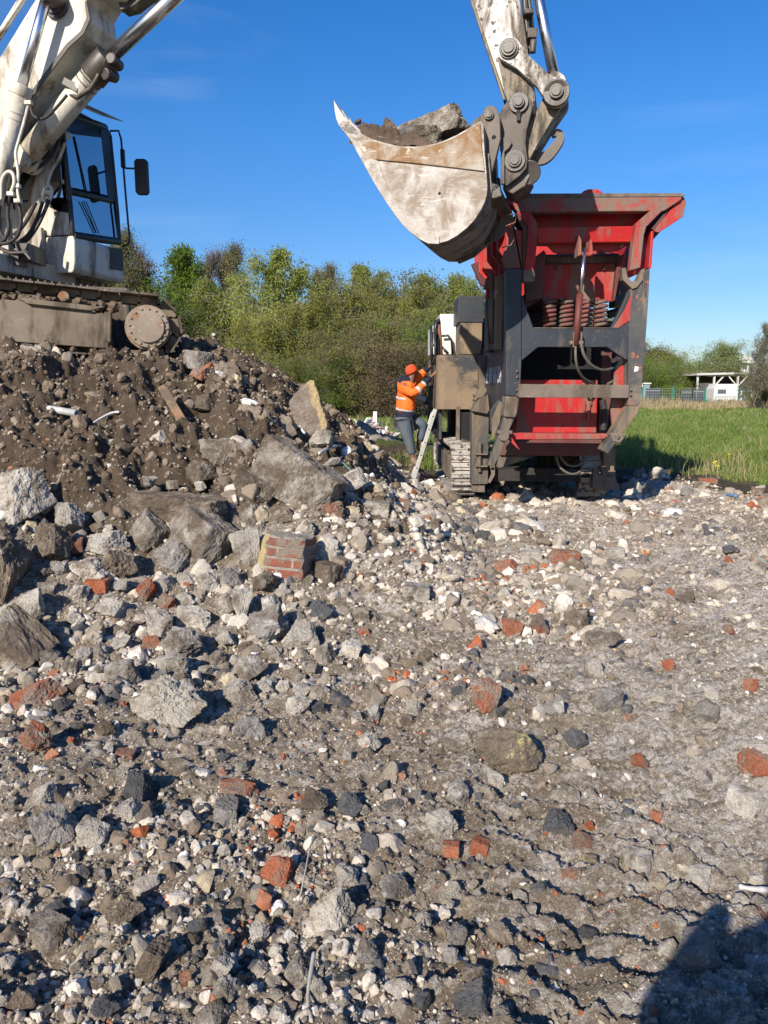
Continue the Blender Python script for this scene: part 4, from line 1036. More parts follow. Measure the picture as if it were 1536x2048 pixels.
pin(lk, 1018, 98, .34, .085, .05, .105); pin(lk, 1113, 186, .34, .075, .07, .14)
mb = MB(); mb.cyl(PL(1113, 187, .32), PL(1113, 187, 1.02), .135, 30); mb.cyl(PL(1127, 172, .36), PL(1127, 172, .5), .022, 8); mb.build('link_pin', grease, EX, .006)
linkplate('h_link', (1113, 190), (1034, 322), .12, .12, .105, .46, .86, bronze, EX)
pin(EX, 1018, 98, .99 + .1, .06, .3)
# ---- quick coupler
cpo = plate('quick_coupler', [(1023, 195), (1043, 188), (1058, 193), (1067, 208), (1060, 236), (1053, 262), (1051, 287), (1055, 318), (1053, 336), (1041, 350), (1013, 372), (1008, 367), (1006, 320), (1000, 300), (1001, 262), (999, 228), (1006, 212)], .34, .40, couplr, EX, .008)
plate('coupler_cheek', [(1023, 195), (1043, 188), (1058, 193), (1067, 208), (1060, 236), (1053, 262), (1051, 287), (1055, 318), (1053, 336), (1041, 350), (1013, 372), (1008, 367), (1006, 320), (1000, 300), (1001, 262), (999, 228), (1006, 212)], .92, .98, couplr, cpo, .008)
plate('latch_bar', [(1002, 276), (1012, 272), (1021, 276), (1024, 286), (1018, 296), (1009, 304), (1009, 368), (1001, 368)], .30, .345, couplr, cpo, .006)
mb = MB(); mb.cyl(PL(1058, 345, .42), PL(1058, 345, .92), .13, 24); mb.prism([PL(1005, 330, .42), PL(1050, 340, .42), PL(1062, 350, .42), PL(1050, 372, .42), PL(1025, 388, .42), PL(1005, 378, .42)], Vv * .5); mb.build('coupler_body', grease, cpo, .012)
pin(cpo, 1038, 207, .34, .065, .07, .105); pin(cpo, 1030, 322, .34, .075, .05, .115)
mb = MB(); mb.cyl(PL(1037, 226, .335), PL(1037, 226, .30), .03, 8); mb.box(PL(1037, 235, .32), (.03, .04, .07)); mb.build('grease_nipple', grease, cpo)
def hook(name, path, rr2, o, parent, th=.07):
    ps = [PL(x, y, o) for x, y in path]
    for _ in range(2):
        q = [ps[0]]
        for a, b in zip(ps[:-1], ps[1:]): q += [a * .75 + b * .25, a * .25 + b * .75]
        q.append(ps[-1]); ps = q
    L_, R2 = [], []
    n = len(ps)
    for i, p in enumerate(ps):
        t = (ps[min(i + 1, n - 1)] - ps[max(i - 1, 0)]).normalized(); sd = t.cross(Vv).normalized(); f = i / (n - 1); w = rr2[0] + (rr2[1] - rr2[0]) * f
        L_.append(p + sd * w); R2.append(p - sd * w)
    return MB().prism(L_ + R2[::-1], Vv * th).build(name, couplr, parent, .01)
hook('lifting_hook', [(1066, 312), (1082, 318), (1097, 310), (1110, 294), (1120, 280), (1121, 268), (1114, 263), (1106, 268), (1103, 270)], (.075, .02), .62, cpo)
hook('lifting_hook', [(975, 472), (990, 470), (1004, 458), (1014, 440), (1016, 424), (1008, 416), (1002, 418)], (.07, .02), 1.02, cpo)
# ---- bucket
side = [(697, 244), (712, 256), (725, 268), (742, 277), (760, 283), (780, 288), (800, 292), (830, 293), (850, 291), (870, 287), (893, 279), (915, 269), (940, 254), (962, 241), (967, 250), (969, 300), (973, 345), (975, 372), (974, 388), (970, 403), (962, 420), (949, 440), (935, 455), (915, 471), (895, 482), (875, 487), (856, 487), (838, 478), (820, 464), (804, 448), (790, 430), (774, 407), (758, 382), (743, 357), (730, 333), (716, 308), (703, 284), (690, 266), (682, 254)]
BW = 1.28
bk = thing('bucket', PL(870, 487, 0), None, None); del_ = [bk.pop(k) for k in ('label', 'category') if k in bk]
bk.location = PL(870, 487, 0) - rootloc(EX); bk.parent = EX
plate('side_plate', side, 0, .045, bucketm, bk, .006)
plate('side_plate', side, BW - .045, BW, bucketm, bk, .006)
plate('wear_plate', [(728, 273), (742, 280), (760, 286), (780, 291), (800, 295), (830, 296), (850, 294), (870, 290), (893, 282), (915, 272), (940, 257), (960, 245), (964, 300), (969, 342), (900, 334), (820, 325), (730, 317), (722, 300)], -.022, .001, rustpl, bk, .003, 'rusty upper band of the bucket side')
plate('edge_strip', [(690, 262), (703, 284), (716, 308), (730, 333), (743, 357), (758, 382), (774, 407), (790, 430), (804, 448), (820, 464), (838, 478), (856, 487), (878, 488), (879, 472), (862, 471), (845, 464), (826, 449), (808, 428), (793, 404), (778, 380), (766, 352), (756, 322), (726, 306), (708, 274)], -.018, .001, bucketm, bk, .004)
outer = side[13:]                                   # from the hinge corner round the back to the lip
mb = MB(); n = len(outer); cen = sum((PL(*p) for p in side), Vector()) / len(side)
Pn = [PL(*p) for p in outer]; In = [p + (cen - p).normalized() * .035 for p in Pn]
for i in range(n - 1):
    mb.add([Pn[i], Pn[i + 1], Pn[i + 1] + Vv * BW, Pn[i] + Vv * BW], [[0, 3, 2, 1]], True); mb.add([In[i], In[i + 1], In[i + 1] + Vv * BW, In[i] + Vv * BW], [[0, 1, 2, 3]], True)
sh = mb.build('shell', shellm, bk)
bm = bmesh.new(); bm.from_mesh(sh.data); bmesh.ops.remove_doubles(bm, verts=bm.verts, dist=1e-4); bm.to_mesh(sh.data); bm.free()
mb = MB()
for k in range(3):
    o = .12 + k * .5; mb.prism([PL(x, y, 0) + Vv * o for x, y in [(968, 300), (975, 372), (970, 403), (949, 440), (915, 471), (880, 488), (882, 494), (917, 478), (953, 446), (976, 407), (981, 372), (975, 300)]], Vv * .10)
mb.build('wear_strips', shellm, bk, .004)
plate('cutting_lip', [(676, 248), (684, 240), (700, 240), (722, 262), (716, 272), (695, 268), (686, 262)], 0, BW, bucketm, bk, .01)
for k in range(5):
    o = k * (BW - .13) / 4.0
    c = [PL(x, y, 0) + Vv * o for x, y in [(667, 199), (675, 212), (688, 232), (700, 243), (698, 254), (678, 252), (672, 238), (669, 222)]]
    c2 = MB().prism(c, Vv * .13).build('tooth', plain('tooth_steel', (.42, .40, .37), .45, var=.5), bk, .006)
plate('hinge_ear', [(966, 226), (970, 215), (979, 210), (990, 213), (996, 222), (1000, 236), (1001, 278), (988, 330), (982, 353), (977, 330), (972, 300), (964, 262), (940, 252), (948, 240)], .18, .26, couplr, bk, .008)
plate('hinge_ear', [(966, 226), (970, 215), (979, 210), (990, 213), (996, 222), (1000, 236), (1001, 278), (988, 330), (982, 353), (977, 330), (972, 300), (964, 262), (940, 252), (948, 240)], 1.02, 1.10, couplr, bk, .008)
pin(bk, 978, 230, .18, .055, .03); mb = MB(); mb.cyl(PL(988, 275, .175), PL(988, 275, .19), .025, 16); mb.build('pin_hole', blackp, bk)
mb = MB(); mb.cyl(PL(980, 230, .26), PL(980, 230, 1.02), .05, 16); mb.cyl(PL(990, 380, .15), PL(990, 380, 1.1), .06, 16); mb.prism([PL(972, 360, .15), PL(1000, 372, .15), PL(1004, 392, .15), PL(975, 400, .15)], Vv * .95); mb.build('hinge_shaft', grease, bk, .01)
mb = MB(); mb.cyl(PL(879, 387, -.004), PL(879, 387, .01), .016, 12); mb.build('drain_hole', blackp, bk)
MB().tube([PL(1016, 452, .9), PL(1030, 475, .8), PL(1022, 490, .7), PL(1005, 495, .8)], .007, 6).build('wire', mrust, bk); mb = MB(); mb.tube([PL(1012, 430, .5), PL(1032, 428, .5), PL(1030, 445, .5), PL(1012, 452, .5)], .007, 6); mb.build('wire', mrust, bk)
# ---- load in the bucket
ys = []
nx, ny = 60, 40; vs = []; u0, u1 = uof(PL(690, 262)) + .03, uof(PL(900, 270)); 
zb_ = PL(800, 292).z
for i in range(nx):
    for j in range(ny):
        f, g2 = i / (nx - 1), j / (ny - 1); u = u0 + (u1 - u0) * f; o = .06 + (BW - .12) * g2
        top = np.interp(f, [0, .08, .2, .45, .6, 1], [PL(697, 244).z, PL(705, 238).z, PL(725, 240).z, PL(775, 250).z, PL(800, 262).z, PL(900, 280).z])
        e = min(1, min(g2, 1 - g2) * 6 + .45)
        h = top + .09 * float(fbm(np.array([u * 6.]), np.array([o * 6.]), 5, 4)[0]) + .045 * float(fbm(np.array([u * 24.]), np.array([o * 30.]), 6, 3)[0])
        vs.append(W(u, o, zb_ - .12 + (h - zb_ + .12) * e))
ff = [[i * ny + j, (i + 1) * ny + j, (i + 1) * ny + j + 1, i * ny + j + 1] for i in range(nx - 1) for j in range(ny - 1)]
soilm = paint('wet_soil', (.085, .06, .04), (.15, .11, .08), (.10, .075, .05), .4, 6, chip=(.38, .35, .30), camt=-.02, cscale=16, rough=.95, streak=False, bs=1.0, spec=.1)
tag(MB().add(vs, ff).build('soil_heap', soilm), 'heap of brown soil lying in the left part of the excavator bucket', 'soil heap')
def load_rock(px, py, w, h, off, col, shp, label, roll, name, cat):
    c = PL(px, py, off); s = (c.y) / F; me = random.choice(PR[shp]); o = bpy.data.objects.new(name, me); C.objects.link(o)
    o.material_slots[0].link = 'OBJECT'; o.material_slots[0].material = MR[col]; o.scale = (w * s, min(w, h * 1.6) * s * .9, h * s); o.rotation_euler = (0, math.radians(roll), HD); o.location = c
    tag(o, label, cat); return o
load_rock(862, 261, 146, 46, .55, 'dusty', 'slab', 'big whitish concrete slab sticking out of the loaded bucket', -17, 'concrete_slab', 'slab')
load_rock(842, 285, 90, 60, .40, 'dusty', 'chunk', 'mottled lump in the bucket just below the big whitish slab', -10, 'concrete_chunk', 'concrete chunk')
load_rock(780, 262, 30, 56, .35, 'brown', 'round', 'upright rounded brown stone in the bucket between soil and slab', -12, 'concrete_chunk', 'concrete chunk')
load_rock(812, 276, 34, 48, .3, 'dark', 'slab', 'dark angular piece in the bucket beside the upright brown stone', 60, 'asphalt_chunk', 'asphalt lump')
load_rock(715, 243, 14, 12, .4, 'brown', 'chunk', 'small clod on the soil at the bucket tip', 0, 'clod', 'clod')
# ================================================================== CRUSHER
redp = paint('red_paint', (.53, .020, .020), (.42, .018, .018), (.20, .12, .09), .44, 3.0, chip=(.15, .10, .075), camt=.035, cscale=10, rough=.45)
reddust = paint('dusty_red', (.45, .035, .030), (.34, .040, .035), (.22, .155, .12), .52, 3.5, chip=(.40, .32, .25), camt=.02, cscale=14, rough=.75)
blk = paint('blue_black_paint', (.026, .033, .042), (.040, .046, .056), (.11, .092, .075), .26, 3.0, chip=(.22, .13, .08), camt=.05, cscale=9, rough=.5)
blkd = paint('dusty_black_paint', (.045, .05, .055), (.075, .074, .070), (.25, .185, .12), .60, 1.1, chip=(.24, .13, .07), camt=.03, cscale=10, rough=.7)
tan = paint('dusty_steel', (.22, .175, .135), (.15, .12, .10), (.11, .085, .065), .5, 4, chip=(.36, .31, .25), camt=.02, rough=.8)
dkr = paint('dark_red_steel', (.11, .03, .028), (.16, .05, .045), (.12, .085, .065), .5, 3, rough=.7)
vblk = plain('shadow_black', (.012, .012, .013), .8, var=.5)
whitep = paint('white_panel', (.72, .70, .64), (.78, .76, .70), (.40, .36, .28), .25, 2, rough=.4)
YF = 10.3
CR = thing('jaw_crusher', at(1150, 1000, 12.4) * 1.0, 'red and black tracked jaw crusher with open hopper and coil springs facing us', 'crusher')
CR.location.z = 0
def fp(name, pts, y0, y1, mat, parent=CR, bevel=.006, label=None, slope=0):
    P = [at(x, y, y0) for x, y in pts]
    return MB().prism(P, Vector((0, y1 - y0, slope))).build(name, mat, parent, bevel, label)
def bx3(name, a, b, mat, parent=CR, bevel=.008, label=None): return MB().bb(a, b).build(name, mat, parent, bevel, label)
# ---------------- hopper
hop = bpy.data.objects.new('hopper', None); C.objects.link(hop); hop.parent = CR
fp('front_beam', [(1012, 397), (1018, 391), (1366, 389), (1362, 400), (1328, 422), (1036, 424)], YF, YF + .16, paint('scuffed_red_beam', (.42, .05, .04), (.33, .06, .05), (.21, .155, .12), .72, 4.5, chip=(.30, .24, .19), camt=.03, cscale=12, rough=.7, streak=False), hop, .01)
fp('top_flange', [(1014, 392), (1020, 387), (1364, 386), (1370, 390), (1366, 393), (1016, 395)], YF - .01, YF + .30, tan, hop, .004)
fp('recessed_panel', [(1040, 415), (1325, 413), (1290, 462), (1272, 490), (1062, 492), (1050, 460)], YF + .42, YF + .46, redp, hop)
MB().prism([at(1070, 455, YF + .12), at(1278, 452, YF + .12), at(1270, 484, YF + .16), at(1076, 486, YF + .16)], (0, .22, 0)).build('cross_channel', redp, hop, .01)
fp('lower_apron', [(1088, 484), (1248, 483), (1234, 507), (1196, 500), (1150, 506), (1108, 505)], YF + .32, YF + .36, redp, hop)
fp('gusset', [(1033, 424), (1060, 422), (1075, 447), (1074, 486), (1069, 540), (1049, 543), (1054, 486), (1056, 452)], YF - .02, YF + .12, reddust, hop, .008)
fp('gusset', [(1301, 421), (1325, 421), (1293, 453), (1288, 470), (1281, 535), (1260, 541), (1266, 490), (1272, 447)], YF - .02, YF + .12, reddust, hop, .008)
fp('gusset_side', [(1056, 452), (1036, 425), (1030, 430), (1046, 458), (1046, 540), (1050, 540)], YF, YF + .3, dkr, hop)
# flared side walls running back
def wall(name, quad, t, mat): return MB().prism([Vector(q) for q in quad], t).build(name, mat, hop, .008)
tl, bl = at(1014, 395, YF + .05), at(1040, 536, YF + .05)
LY = 3.0
wall('left_wall', [tl, tl + Vector((0, LY, 0)), bl + Vector((0, LY, 0)), bl], (.035, 0, 0), redp)
tr_, br_ = at(1366, 391, YF + .05), at(1303, 536, YF + .05)
mr = at(1308, 462, YF + .05)
wall('right_wall', [br_, br_ + Vector((0, LY, 0)), mr + Vector((0, LY, 0)), mr], (-.035, 0, 0), redp)
wall('right_wing', [mr, mr + Vector((0, LY, 0)), tr_ + Vector((0, LY, 0)), tr_], (-.03, 0, .03), dkr)
for k in range(6):
    y_ = YF + .25 + k * .5
    mb = MB(); dx = y_ - YF
    mb.prism([tl + Vector((0, dx, 0)), bl + Vector((0, dx, 0)), bl + Vector((-.05, dx, .02)), (tl + bl) / 2 + Vector((-.17, dx, -.15)), tl + Vector((-.10, dx, -.02))], (0, .05, 0))
    mb.build('wall_rib', redp, hop, .006)
    mb = MB(); mb.prism([tr_ + Vector((0, dx, 0)), mr + Vector((0, dx, 0)), br_ + Vector((0, dx, 0)), br_ + Vector((.09, dx, .1)), mr + Vector((.03, dx, -.12)), tr_ + Vector((.06, dx, -.12))], (0, .05, 0)); mb.build('wall_rib', redp if k else reddust, hop, .006)
mb = MB(); e = tr_; mb.prism([tr_, tr_ + Vector((.05, 0, -.08)), tr_ + Vector((.02, 0, -.26)), mr + Vector((.06, 0, -.02)), mr, tr_ + Vector((-.12, 0, -.09))], (0, .05, 0)); mb.build('end_plate', reddust, hop, .006)
mb = MB(); mb.box(at(1326, 441, YF + .2), (.10, .12, .06), Matrix.Rotation(-.6, 3, 'Y')); mb.box(at(1335, 432, YF + .2), (.05, .1, .12), Matrix.Rotation(-.6, 3, 'Y')); mb.build('wing_latch', tan, hop, .006)
# rear lip and dome on the hopper rim
mb = MB(); c = at(1186, 388, YF + .2); pts = [c + Vector((x, 0, z)) for x, z in [(-.15, 0), (-.12, .04), (-.06, .062), (.05, .062), (.11, .035), (.14, 0)]]; mb.prism(pts, (0, .3, 0)); mb.build('rim_cap', redp, hop, .01)
wall('back_wall', [tl + Vector((0, LY, 0)), tr_ + Vector((0, LY, 0)), br_ + Vector((0, LY, 0)), bl + Vector((0, LY, 0))], (0, .05, 0), redp)
# left side red supports under the flare (seen behind the bucket)
fp('support_plate', [(1010, 452), (1046, 462), (1052, 500), (1049, 536), (1012, 537), (1004, 520), (1012, 490)], YF + .05, YF + .12, redp, hop)
def yz(name, X, pts, t, mat, parent=CR, bevel=.006, label=None):
    return MB().prism([Vector((X, y, z)) for y, z in pts], (t, 0, 0)).build(name, mat, parent, bevel, label)
fp('support_plate', [(966, 536), (985, 512), (1002, 505), (1004, 560), (985, 553), (976, 540)], 12.4, 12.6, redp, hop)
fp('support_leg', [(985, 520), (1003, 505), (1003, 578), (968, 578), (972, 556), (990, 548)], 12.0, 12.12, redp, hop)
fp('support_leg', [(943, 528), (966, 520), (972, 556), (970, 572), (962, 570)], 13.0, 13.1, dkr, hop)
fp('end_plate_fold', [(1004, 500), (1010, 485), (1016, 500), (1004, 540), (1006, 560), (1000, 556), (998, 535)], 11.3, 11.4, reddust, hop)
# brackets and chains
fp('bracket', [(1046, 541), (1072, 539), (1068, 563), (1047, 563)], YF - .05, YF + .14, tan, hop)
fp('bracket', [(1255, 552), (1262, 562), (1276, 562), (1283, 540), (1290, 536), (1286, 560), (1274, 575), (1265, 578), (1246, 560), (1244, 536), (1252, 535)], YF - .03, YF + .12, tan, hop)
mb = MB()
for k in range(9): 
    c = at(1288 + .3 * k, 545 + 5 * k, YF - .06); mb.tube([c + Vector((.012 * math.cos(a), .004 * (k % 2), .02 * math.sin(a))) for a in [i * PI / 4 for i in range(8)]], .004, 5, closed=True)
mb.build('chain', tan, hop)
# ---------------- feeder trough seen inside the frame
fd = bpy.data.objects.new('feeder', None); C.objects.link(fd); fd.parent = CR
fp('feeder_plate', [(1084, 526), (1236, 526), (1226, 603), (1084, 597)], 10.95, 11.0, reddust, fd, .006)
mb = MB(); mb.cyl(at(1090, 519, 10.93), at(1236, 517, 10.93), .065, 16); mb.build('rolled_edge', tan, fd)
for x, y in ((1113, 535), (1207, 535)): 
    MB().box(at(x, y, 10.92), (.02, .05, .06)).build('bolt', tan, fd)
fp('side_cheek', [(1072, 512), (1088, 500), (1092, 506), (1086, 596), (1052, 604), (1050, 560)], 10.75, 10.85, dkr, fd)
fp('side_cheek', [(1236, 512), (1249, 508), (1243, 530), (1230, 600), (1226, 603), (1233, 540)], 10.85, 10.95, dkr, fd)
bx3('feeder_tray', (2.31, 11.0, 2.95), (3.28, 13.4, 3.2), dkr, fd)
springm = paint('spring_red', (.16, .045, .04), (.20, .07, .06), (.17, .13, .10), .6, 5, rough=.75, streak=False)
for x in (1098, 1132, 1173, 1200):
    lo, hi = at(x, 656, 10.85), at(x, 598, 10.85); pts = []
    nT = 6.5; N = 150
    for i in range(N):
        a = 2 * PI * nT * i / (N - 1); pts.append(Vector((lo.x + .076 * math.cos(a), lo.y + .076 * math.sin(a), lo.z + (hi.z - lo.z) * i / (N - 1))))
    MB().tube(pts, .024, 8).build('coil_spring', springm, CR)
# ---------------- front portal frame
pf = bpy.data.objects.new('portal_frame', None); C.objects.link(pf); pf.parent = CR
fp('post', [(1013, 537), (1046, 537), (1043, 600), (1043, 720), (1040, 792), (1012, 792)], YF, YF + .22, blk, pf, .01)
fp('post_shoe', [(1011, 792.5), (1040, 792.5), (1034, 828), (1031, 836), (1008, 834)], YF + .004, YF + .3, tan, pf, .02)
fp('post', [(1262, 562), (1272, 574), (1283, 548), (1300, 537), (1297, 600), (1290, 700), (1283, 790), (1279, 812), (1256, 812), (1257, 722), (1258, 640)], YF, YF + .22, paint('scraped_post', (.055, .060, .066), (.085, .085, .082), (.22, .17, .125), .45, 2.4, chip=(.34, .12, .07), camt=.10, cscale=7, rough=.65), pf, .01)
fp('post_shoe', [(1255, 812.5), (1279, 812.5), (1276, 826), (1246, 866), (1216, 908), (1204, 900), (1238, 845)], YF + .004, YF + .26, blkd, pf, .01)
fp('cross_beam', [(1043.5, 590), (1067, 657), (1222, 657), (1261.5, 575), (1257.5, 640), (1256.5, 720), (1250, 718), (1214, 694), (1076, 694), (1045, 720), (1043.5, 718)], YF + .01, YF + .10, blk, pf, .006)
fp('beam_top', [(1067, 655), (1224, 655), (1224, 657), (1067, 657)], YF + .0, YF + .5, tan, pf)
fp('red_infill', [(1249, 620), (1262, 590), (1260, 640), (1236, 656), (1226, 655)], YF - .002, YF + .008, reddust, pf, .0)
fp('tie_bar', [(1037, 768), (1259, 770), (1257, 796), (1036, 795)], YF - .03, YF + .03, tan, pf, .006)
fp('diagonal_leg', [(1008, 834), (1030, 836), (1016, 866), (1004, 904), (986, 936), (976, 930), (990, 890)], YF + .05, YF + .2, blkd, pf, .01)
fp('sill_bar', [(1016, 866), (1222, 868), (1207, 878), (1019, 879)], YF + .15, YF + .35, reddust, pf, .006)
for x, y in ((1262, 779), (1261, 789), (1034, 742), (1034, 754), (1034, 780), (1034, 790)): MB().cyl(at(x, y, YF - .04), at(x, y, YF + .02), .014, 8).build('bolt', tan, pf)
fp('chafe_mark', [(1270, 732), (1278, 734), (1276, 742), (1268, 744)], YF - .004, YF - .001, whitep, pf, 0)
fp('lower_beam', [(1004, 880), (1216, 880), (1196, 912), (1000, 911)], 10.9, 11.1, dkr, CR, .01)
fp('skid_plate', [(998, 913), (1070, 913), (1034, 925), (1000, 936), (993, 934)], 10.95, 11.0, blkd, CR, .004)
fp('axle_beam', [(980, 940), (1060, 936), (1180, 938), (1182, 964), (982, 962)], 12.1, 12.5, plain('grimy_black', (.035, .032, .028), .8, var=.6), CR, .01)
for p in ([(1020, 869), (1040, 900), (1034, 896), (1018, 880)],): fp('red_tab', p, YF + .1, YF + .13, reddust, CR, .002)
mb = MB(); mb.cyl(at(1008, 872, YF), at(1008, 872, YF + .3), .07, 20); mb.box(at(1008, 864, YF + .1), (.2, .2, .05)); mb.build('lug', tan, CR, .01)
mb = MB(); mb.tube([at(1240, 866, YF), at(1245, 876, YF), at(1238, 884, YF), at(1228, 880, YF), at(1226, 872, YF)], .025, 8); mb.box(at(1232, 868, YF + .1), (.2, .2, .04)); mb.build('lug', tan, CR, .006)
# hydraulic ram
mb = MB(); mb.cyl(at(1151, 690, YF - .10), at(1160, 588, YF - .10), .045, 18); ram = mb.build('hydraulic_ram', paint('brown_red_ram', (.13, .035, .028), (.17, .05, .04), (.12, .09, .07), .4, 4), CR)
MB().cyl(at(1160, 588, YF - .10), at(1170, 497, YF - .04), .026, 16).build('rod', chrome, ram)
mb = MB(); mb.prism([at(1158, 470, YF - .1), at(1163, 480, YF - .1), at(1163, 508, YF - .1), at(1156, 512, YF - .1)], (0, .2, 0)); mb.prism([at(1180, 480, YF - .1), at(1184, 478, YF - .1), at(1186, 508, YF - .1), at(1178, 512, YF - .1)], (0, .2, 0)); mb.cyl(at(1154, 508, YF - .03), at(1186, 508, YF - .03), .03, 12); mb.build('ram_bracket', reddust, ram, .004)
mb = MB(); mb.cyl(at(1138, 686, YF - .1), at(1166, 686, YF - .1), .03, 12); mb.box(at(1145, 680, YF - .05), (.02, .16, .2)); mb.box(at(1160, 680, YF - .05), (.02, .16, .2)); mb.build('ram_foot', tan, ram, .004)
def chose(pts, r, mat=None, parent=CR, name='hose'):
    ps = [at(*p) for p in pts]
    for _ in range(3):
        q = [ps[0]]
        for a, b in zip(ps[:-1], ps[1:]): q += [a * .75 + b * .25, a * .25 + b * .75]
        q.append(ps[-1]); ps = q
    return MB().tube(ps, r, 8).build(name, mat or plain('dusty_hose', (.13, .12, .09), .7), parent)
chose([(1151, 690, 10.2), (1151, 725, 10.2), (1162, 755, 10.4), (1186, 767, 10.7)], .018)
chose([(1162, 680, 10.2), (1166, 710, 10.2), (1185, 735, 10.3), (1210, 742, 10.5), (1229, 735, 10.8)], .020)
chose([(1236, 744, 10.9), (1232, 760, 10.8), (1215, 768, 10.7)], .02)
chose([(1112, 912, 11.2), (1118, 935, 11.2), (1140, 950, 11.2), (1162, 945, 11.3), (1170, 915, 11.4)], .018)
chose([(1120, 912, 11.3), (1134, 932, 11.3), (1160, 932, 11.3), (1168, 912, 11.4)], .018)
# red tank box behind the tie bar
fp('tank', [(1034, 798), (1040, 759), (1196, 760), (1193, 866), (1033, 866)], 10.95, 12.3, redp, CR, .012)
mb = MB(); mb.cyl(at(1177, 802, 10.92), at(1177, 840, 10.92), .03, 10); mb.box(at(1177, 806, 10.93), (.08, .05, .06)); mb.box(at(1169, 820, 10.93), (.015, .03, .25)); mb.build('tank_latch', redp, CR, .003)
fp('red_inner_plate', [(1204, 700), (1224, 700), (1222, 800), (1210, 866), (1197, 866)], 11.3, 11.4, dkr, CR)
fp('side_inner_plate', [(1230, 745), (1256, 720), (1256, 812), (1240, 840), (1226, 862), (1222, 820)], 10.5, 10.56, reddust, CR)
chose([(1205, 800, 10.9), (1210, 830, 10.9), (1206, 860, 10.9)], .05, rubber)
chose([(1255, 700, 10.8), (1240, 712, 10.8), (1225, 722, 10.9)], .03, whitep, name='strut')
# body behind the frame
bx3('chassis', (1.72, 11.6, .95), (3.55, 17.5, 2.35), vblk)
bx3('jaw_box', (1.95, 13.4, 2.3), (3.4, 15.2, 3.55), blk)
bx3('engine_cover', (1.75, 15.2, 2.3), (3.5, 18.2, 3.0), blk)
bx3('rear_conveyor', (2.2, 17.5, 1.6), (3.1, 21.0, 2.0), blk)
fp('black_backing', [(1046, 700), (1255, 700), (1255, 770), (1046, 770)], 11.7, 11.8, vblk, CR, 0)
mb = MB(); mb.box(at(1236, 590, 11.6), (.18, .3, .35)); mb.cyl(at(1230, 590, 11.5), at(1242, 575, 11.5), .05, 12); mb.box(at(1243, 570, 11.6), (.12, .2, .12)); mb.cyl(at(1215, 630, 11.3), at(1243, 622, 11.3), .06, 12); mb.box(at(1228, 650, 11.4), (.3, .2, .1)); mb.build('motor', blackp, CR, .01)
# ---------------- left flank
XL = 1.655
flank = yz('side_wall', XL, [(YF + .22, 3.22), (11.6, 3.25), (12.2, 3.0), (12.8, 2.25), (13.3, 2.2), (13.3, 1.0), (12.2, .95), (11.3, 1.15), (10.55, 1.32)], .04, blk)
for (ya, yb, z0, z1) in ((11.0, 11.12, 2.2, 3.2), (11.9, 12.0, 2.2, 3.0), (12.75, 12.83, 1.1, 2.2)):
    MB().bb((XL - .10, ya, z0), (XL - .001, yb, z1)).build('wall_rib', blkd, flank, .006)
mb = MB(); mb.cyl((XL - .09, 11.5, 2.3), (XL - .09, 11.55, 2.95), .05, 14); mb.cyl((XL - .09, 11.53, 2.9), (XL - .09, 11.56, 3.3), .028, 12); mb.box((XL - .09, 11.5, 2.26), (.12, .3, .07)); mb.prism([Vector((XL - .16, 11.3, 2.2)), Vector((XL - .16, 11.75, 2.2)), Vector((XL - .16, 11.75, 2.9)), Vector((XL - .16, 11.65, 3.0))], (.02, 0, 0)); mb.build('side_ram', blkd, flank, .006)
MB().bb((XL - .06, 12.35, 2.42), (XL - .01, 12.45, 3.35)).build('red_guard', redp, flank, .004)
# writing
def text(body, size, loc, rot, mat, parent, name='lettering', ext=.002):
    cu = bpy.data.curves.new(name, 'FONT'); cu.body = body; cu.size = size; cu.extrude = ext; cu.space_character = 1.05
    o = bpy.data.objects.new(name, cu); C.objects.link(o); dg = bpy.context.evaluated_depsgraph_get()
    me = bpy.data.meshes.new_from_object(o.evaluated_get(dg)); bpy.data.objects.remove(o)
    o = link(name, me, mat, parent); o.location = Vector(loc) - rootloc(parent); o.rotation_euler = rot; return o
lett = plain('lettering_white', (.62, .62, .60), .6, var=.25)
text('tel. 601 616 034', .235, (XL - .006, 12.62, 1.74), (PI / 2, 0, -PI / 2), lett, flank).scale = (1, 1.5, 1)
# left support leg
lg = fp('support_leg', [(944, 822), (978, 818), (976, 968), (943, 969)], 12.0, 12.25, blkd, CR, .008)
fp('leg_foot', [(944, 969.5), (970, 969), (970, 985), (945, 984)], 12.05, 12.22, tan, lg, .01)
fp('leg_bracket', [(943, 822), (958, 798), (976, 790), (979, 820), (974, 828)], 11.9, 12.2, tan, lg, .008)
fp('leg_hinge', [(950, 797), (966, 795), (975, 780), (968, 770), (960, 775)], 11.95, 12.1, blkd, lg, .008)
mb = MB(); mb.cyl(at(960, 885, 11.96), at(959, 944, 11.96), .03, 12); mb.box(at(962, 908, 11.95), (.18, .12, .02)); mb.box(at(962, 932, 11.95), (.18, .12, .02)); mb.build('leg_pin', tan, lg, .003)
fp('leg_strip', [(980, 928), (990, 928), (990, 950), (980, 967), (976, 964), (983, 948)], 11.95, 12.0, tan, lg, .003)
fp('flank_plate', [(980, 822), (996, 800), (1008, 800), (1008, 834), (992, 864), (980, 862)], 11.0, 11.05, blk, CR, .004)
fp('flank_slot', [(983, 840), (1000, 802), (1004, 806), (1000, 845), (985, 882)], 10.8, 10.86, blkd, CR, .004)
for k in range(5): MB().cyl(at(980, 878 + k * 14, 11.9), at(986, 878 + k * 14, 11.9), .02, 8).build('bolt', tan, lg)
